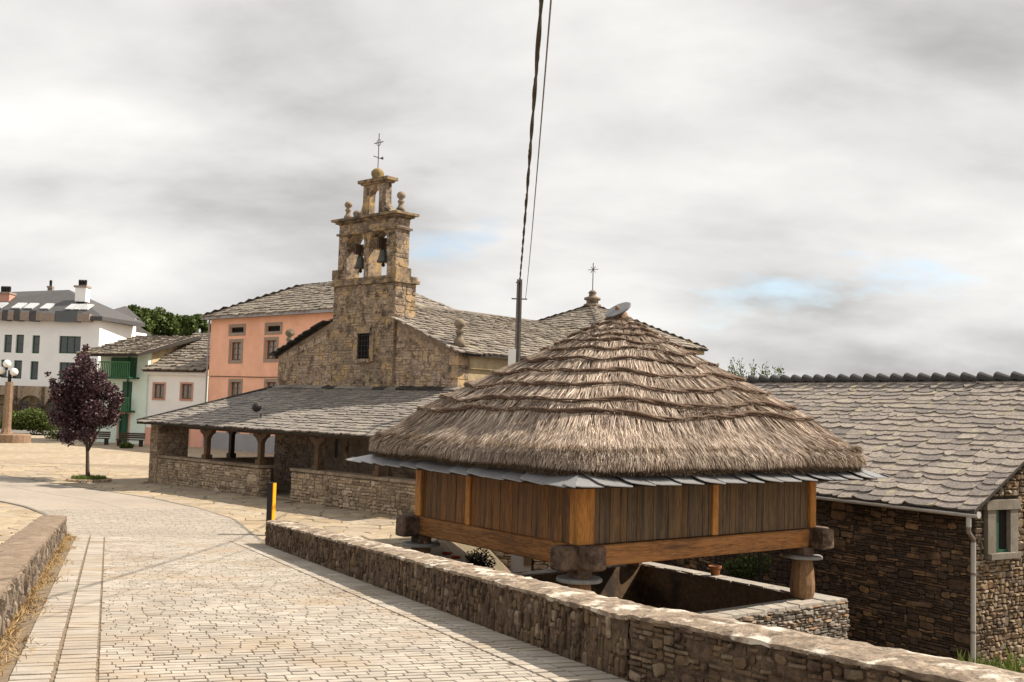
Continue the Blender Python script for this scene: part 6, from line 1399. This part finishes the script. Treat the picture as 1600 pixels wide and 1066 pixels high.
# ------------------------------------------------------------------ plaza furniture
lb0 = atZ(9, 691, .02)
lamp = thing('street_lamp', lb0, 'brick-columned street lamp with three white globes on a round stone base', 'street lamp')
k = lb0.y / FPX; m = MB(); m.lathe(lb0 + Vector((.4, 0, 0)), [(1.15, 0), (1.15, .5), (1.1, .55)], 20); m.build('base', 'lamp_brick', lamp)
bz = 0
cpx = lb0 + Vector((0, 0, .55))
m = MB(); ht = atY(9, 597, lb0.y).z - .55; m.lathe(cpx, [(.42, 0), (.36, .12), (.29, .4), (.25, ht)], 8); m.build('column', 'lamp_brick', lamp)
arm = cpx + EZ * ht; m = MB(); m.tube([arm, arm + EZ * .75], .12, 8); m.tube([arm + EZ * .3 - Vector((.5, 0, 0)), arm + EZ * .3 + Vector((.5, 0, 0))], .04, 6); m.build('arm', 'black_metal', lamp)
for px_, py_ in ((11, 568.5), (1.5, 579), (22, 581.5)):
    c = atY(px_, py_, lb0.y); m = MB(); m.lathe(c, [(.26 * math.sin(math.pi * i / 10) + .001, -.26 * math.cos(math.pi * i / 10)) for i in range(11)], 16); m.build('globe', 'globe', lamp, True); m = MB(); m.tube([c - EZ * .24, c - EZ * .42], .08, 8); m.build('globe_holder', 'black_metal', lamp)
def bench(px, py, Yd, w, label, mat='dark_wood'):
    b = atY(px, py, Yd); b.z = .03; t = thing('bench', b, label, 'bench'); 
    for i in range(4): m = MB(); m.box(b + Vector((0, -.22 + i * .14, .42)), (w / 2, 0, 0), (0, .06, 0), (0, 0, .03)); m.build('seat_slat', mat, t)
    for i in range(3): m = MB(); m.box(b + Vector((0, .3, .55 + i * .13)), (w / 2, 0, 0), (0, .025, 0), (0, 0, .055)); m.build('back_slat', mat, t)
    for s in (-1, 1): m = MB(); m.box(b + Vector((s * w * .42, 0, .2)), (.05, 0, 0), (0, .26, 0), (0, 0, .2)); m.build('leg', 'black_metal', t)
bench(203, 697, 68.5, 1.7, 'brown slatted bench in front of the mint house'); bench(150, 697, 69.5, 1.6, 'dark bench half hidden behind the purple tree')
# hedge in front of the arcade, low shrubs
hb = atZ(58, 668, 0); hd = thing('hedge', hb, 'clipped yellow-green hedge in front of the arcade', 'hedge'); bl = []
for i in range(60): px_ = random.uniform(10, 78); bl.append((atY(px_, random.uniform(646, 666) + (4 if px_ > 65 else 0), 84 + random.uniform(-1, 1)), random.uniform(.4, .65), .9))
leaf_cloud(bl, 7000, .17, 'foliage', 'hedge_leaf', hd, .33)
for i, (x, y, Y, r_, lab) in enumerate(((90, 683, 74, .55, 'low green shrub behind the purple tree'), (198, 702, 66, .28, 'tiny green shrub on the paving in front of the bench'), (68, 662, 84, .9, 'rounded dark green shrub at the end of the hedge'))):
    c = atY(x, y, Y); c.z = r_ * .7; t = thing('shrub', (c.x, c.y, 0), lab, 'shrub'); leaf_cloud([(c + Vector((random.uniform(-1, 1) * r_ * 1.1, random.uniform(-.3, .3), random.uniform(-.3, .2) * r_)), r_ * .7, .9) for _ in range(6)], 900, .12, 'foliage', 'hedge_leaf' if i < 2 else 'green_leaf', t, .4)
    m = MB(); m.tube([Vector((c.x, c.y, 0)), c], .05, 5); m.build('stem', 'bark', t)
c = cp(-1.0, 9.2, .0); t = thing('yard_shrub', c, 'bright green shrub seen between the porch posts', 'shrub'); leaf_cloud([(c + Vector((random.uniform(-.8, .8), random.uniform(-.4, .4), random.uniform(.3, 1.0))), .42, .9) for _ in range(9)], 1800, .13, 'foliage', 'lime_leaf', t, .4)
m = MB(); m.tube([c, c + EZ * .7], .05, 5); m.build('stem', 'bark', t)
# far road strip with kerb in front of the arcade
m = MB(); a, b = atZ(-200, 682, .03), atZ(130, 678, .03); c, d = atZ(150, 669, .03), atZ(-200, 664, .03); m.add([a, b, c, d], [(0, 1, 2, 3)]); tag(m.build('street', 'asphalt'), 'grey street passing in front of the arcade', None, None, 'structure')
# low wooded hills behind everything
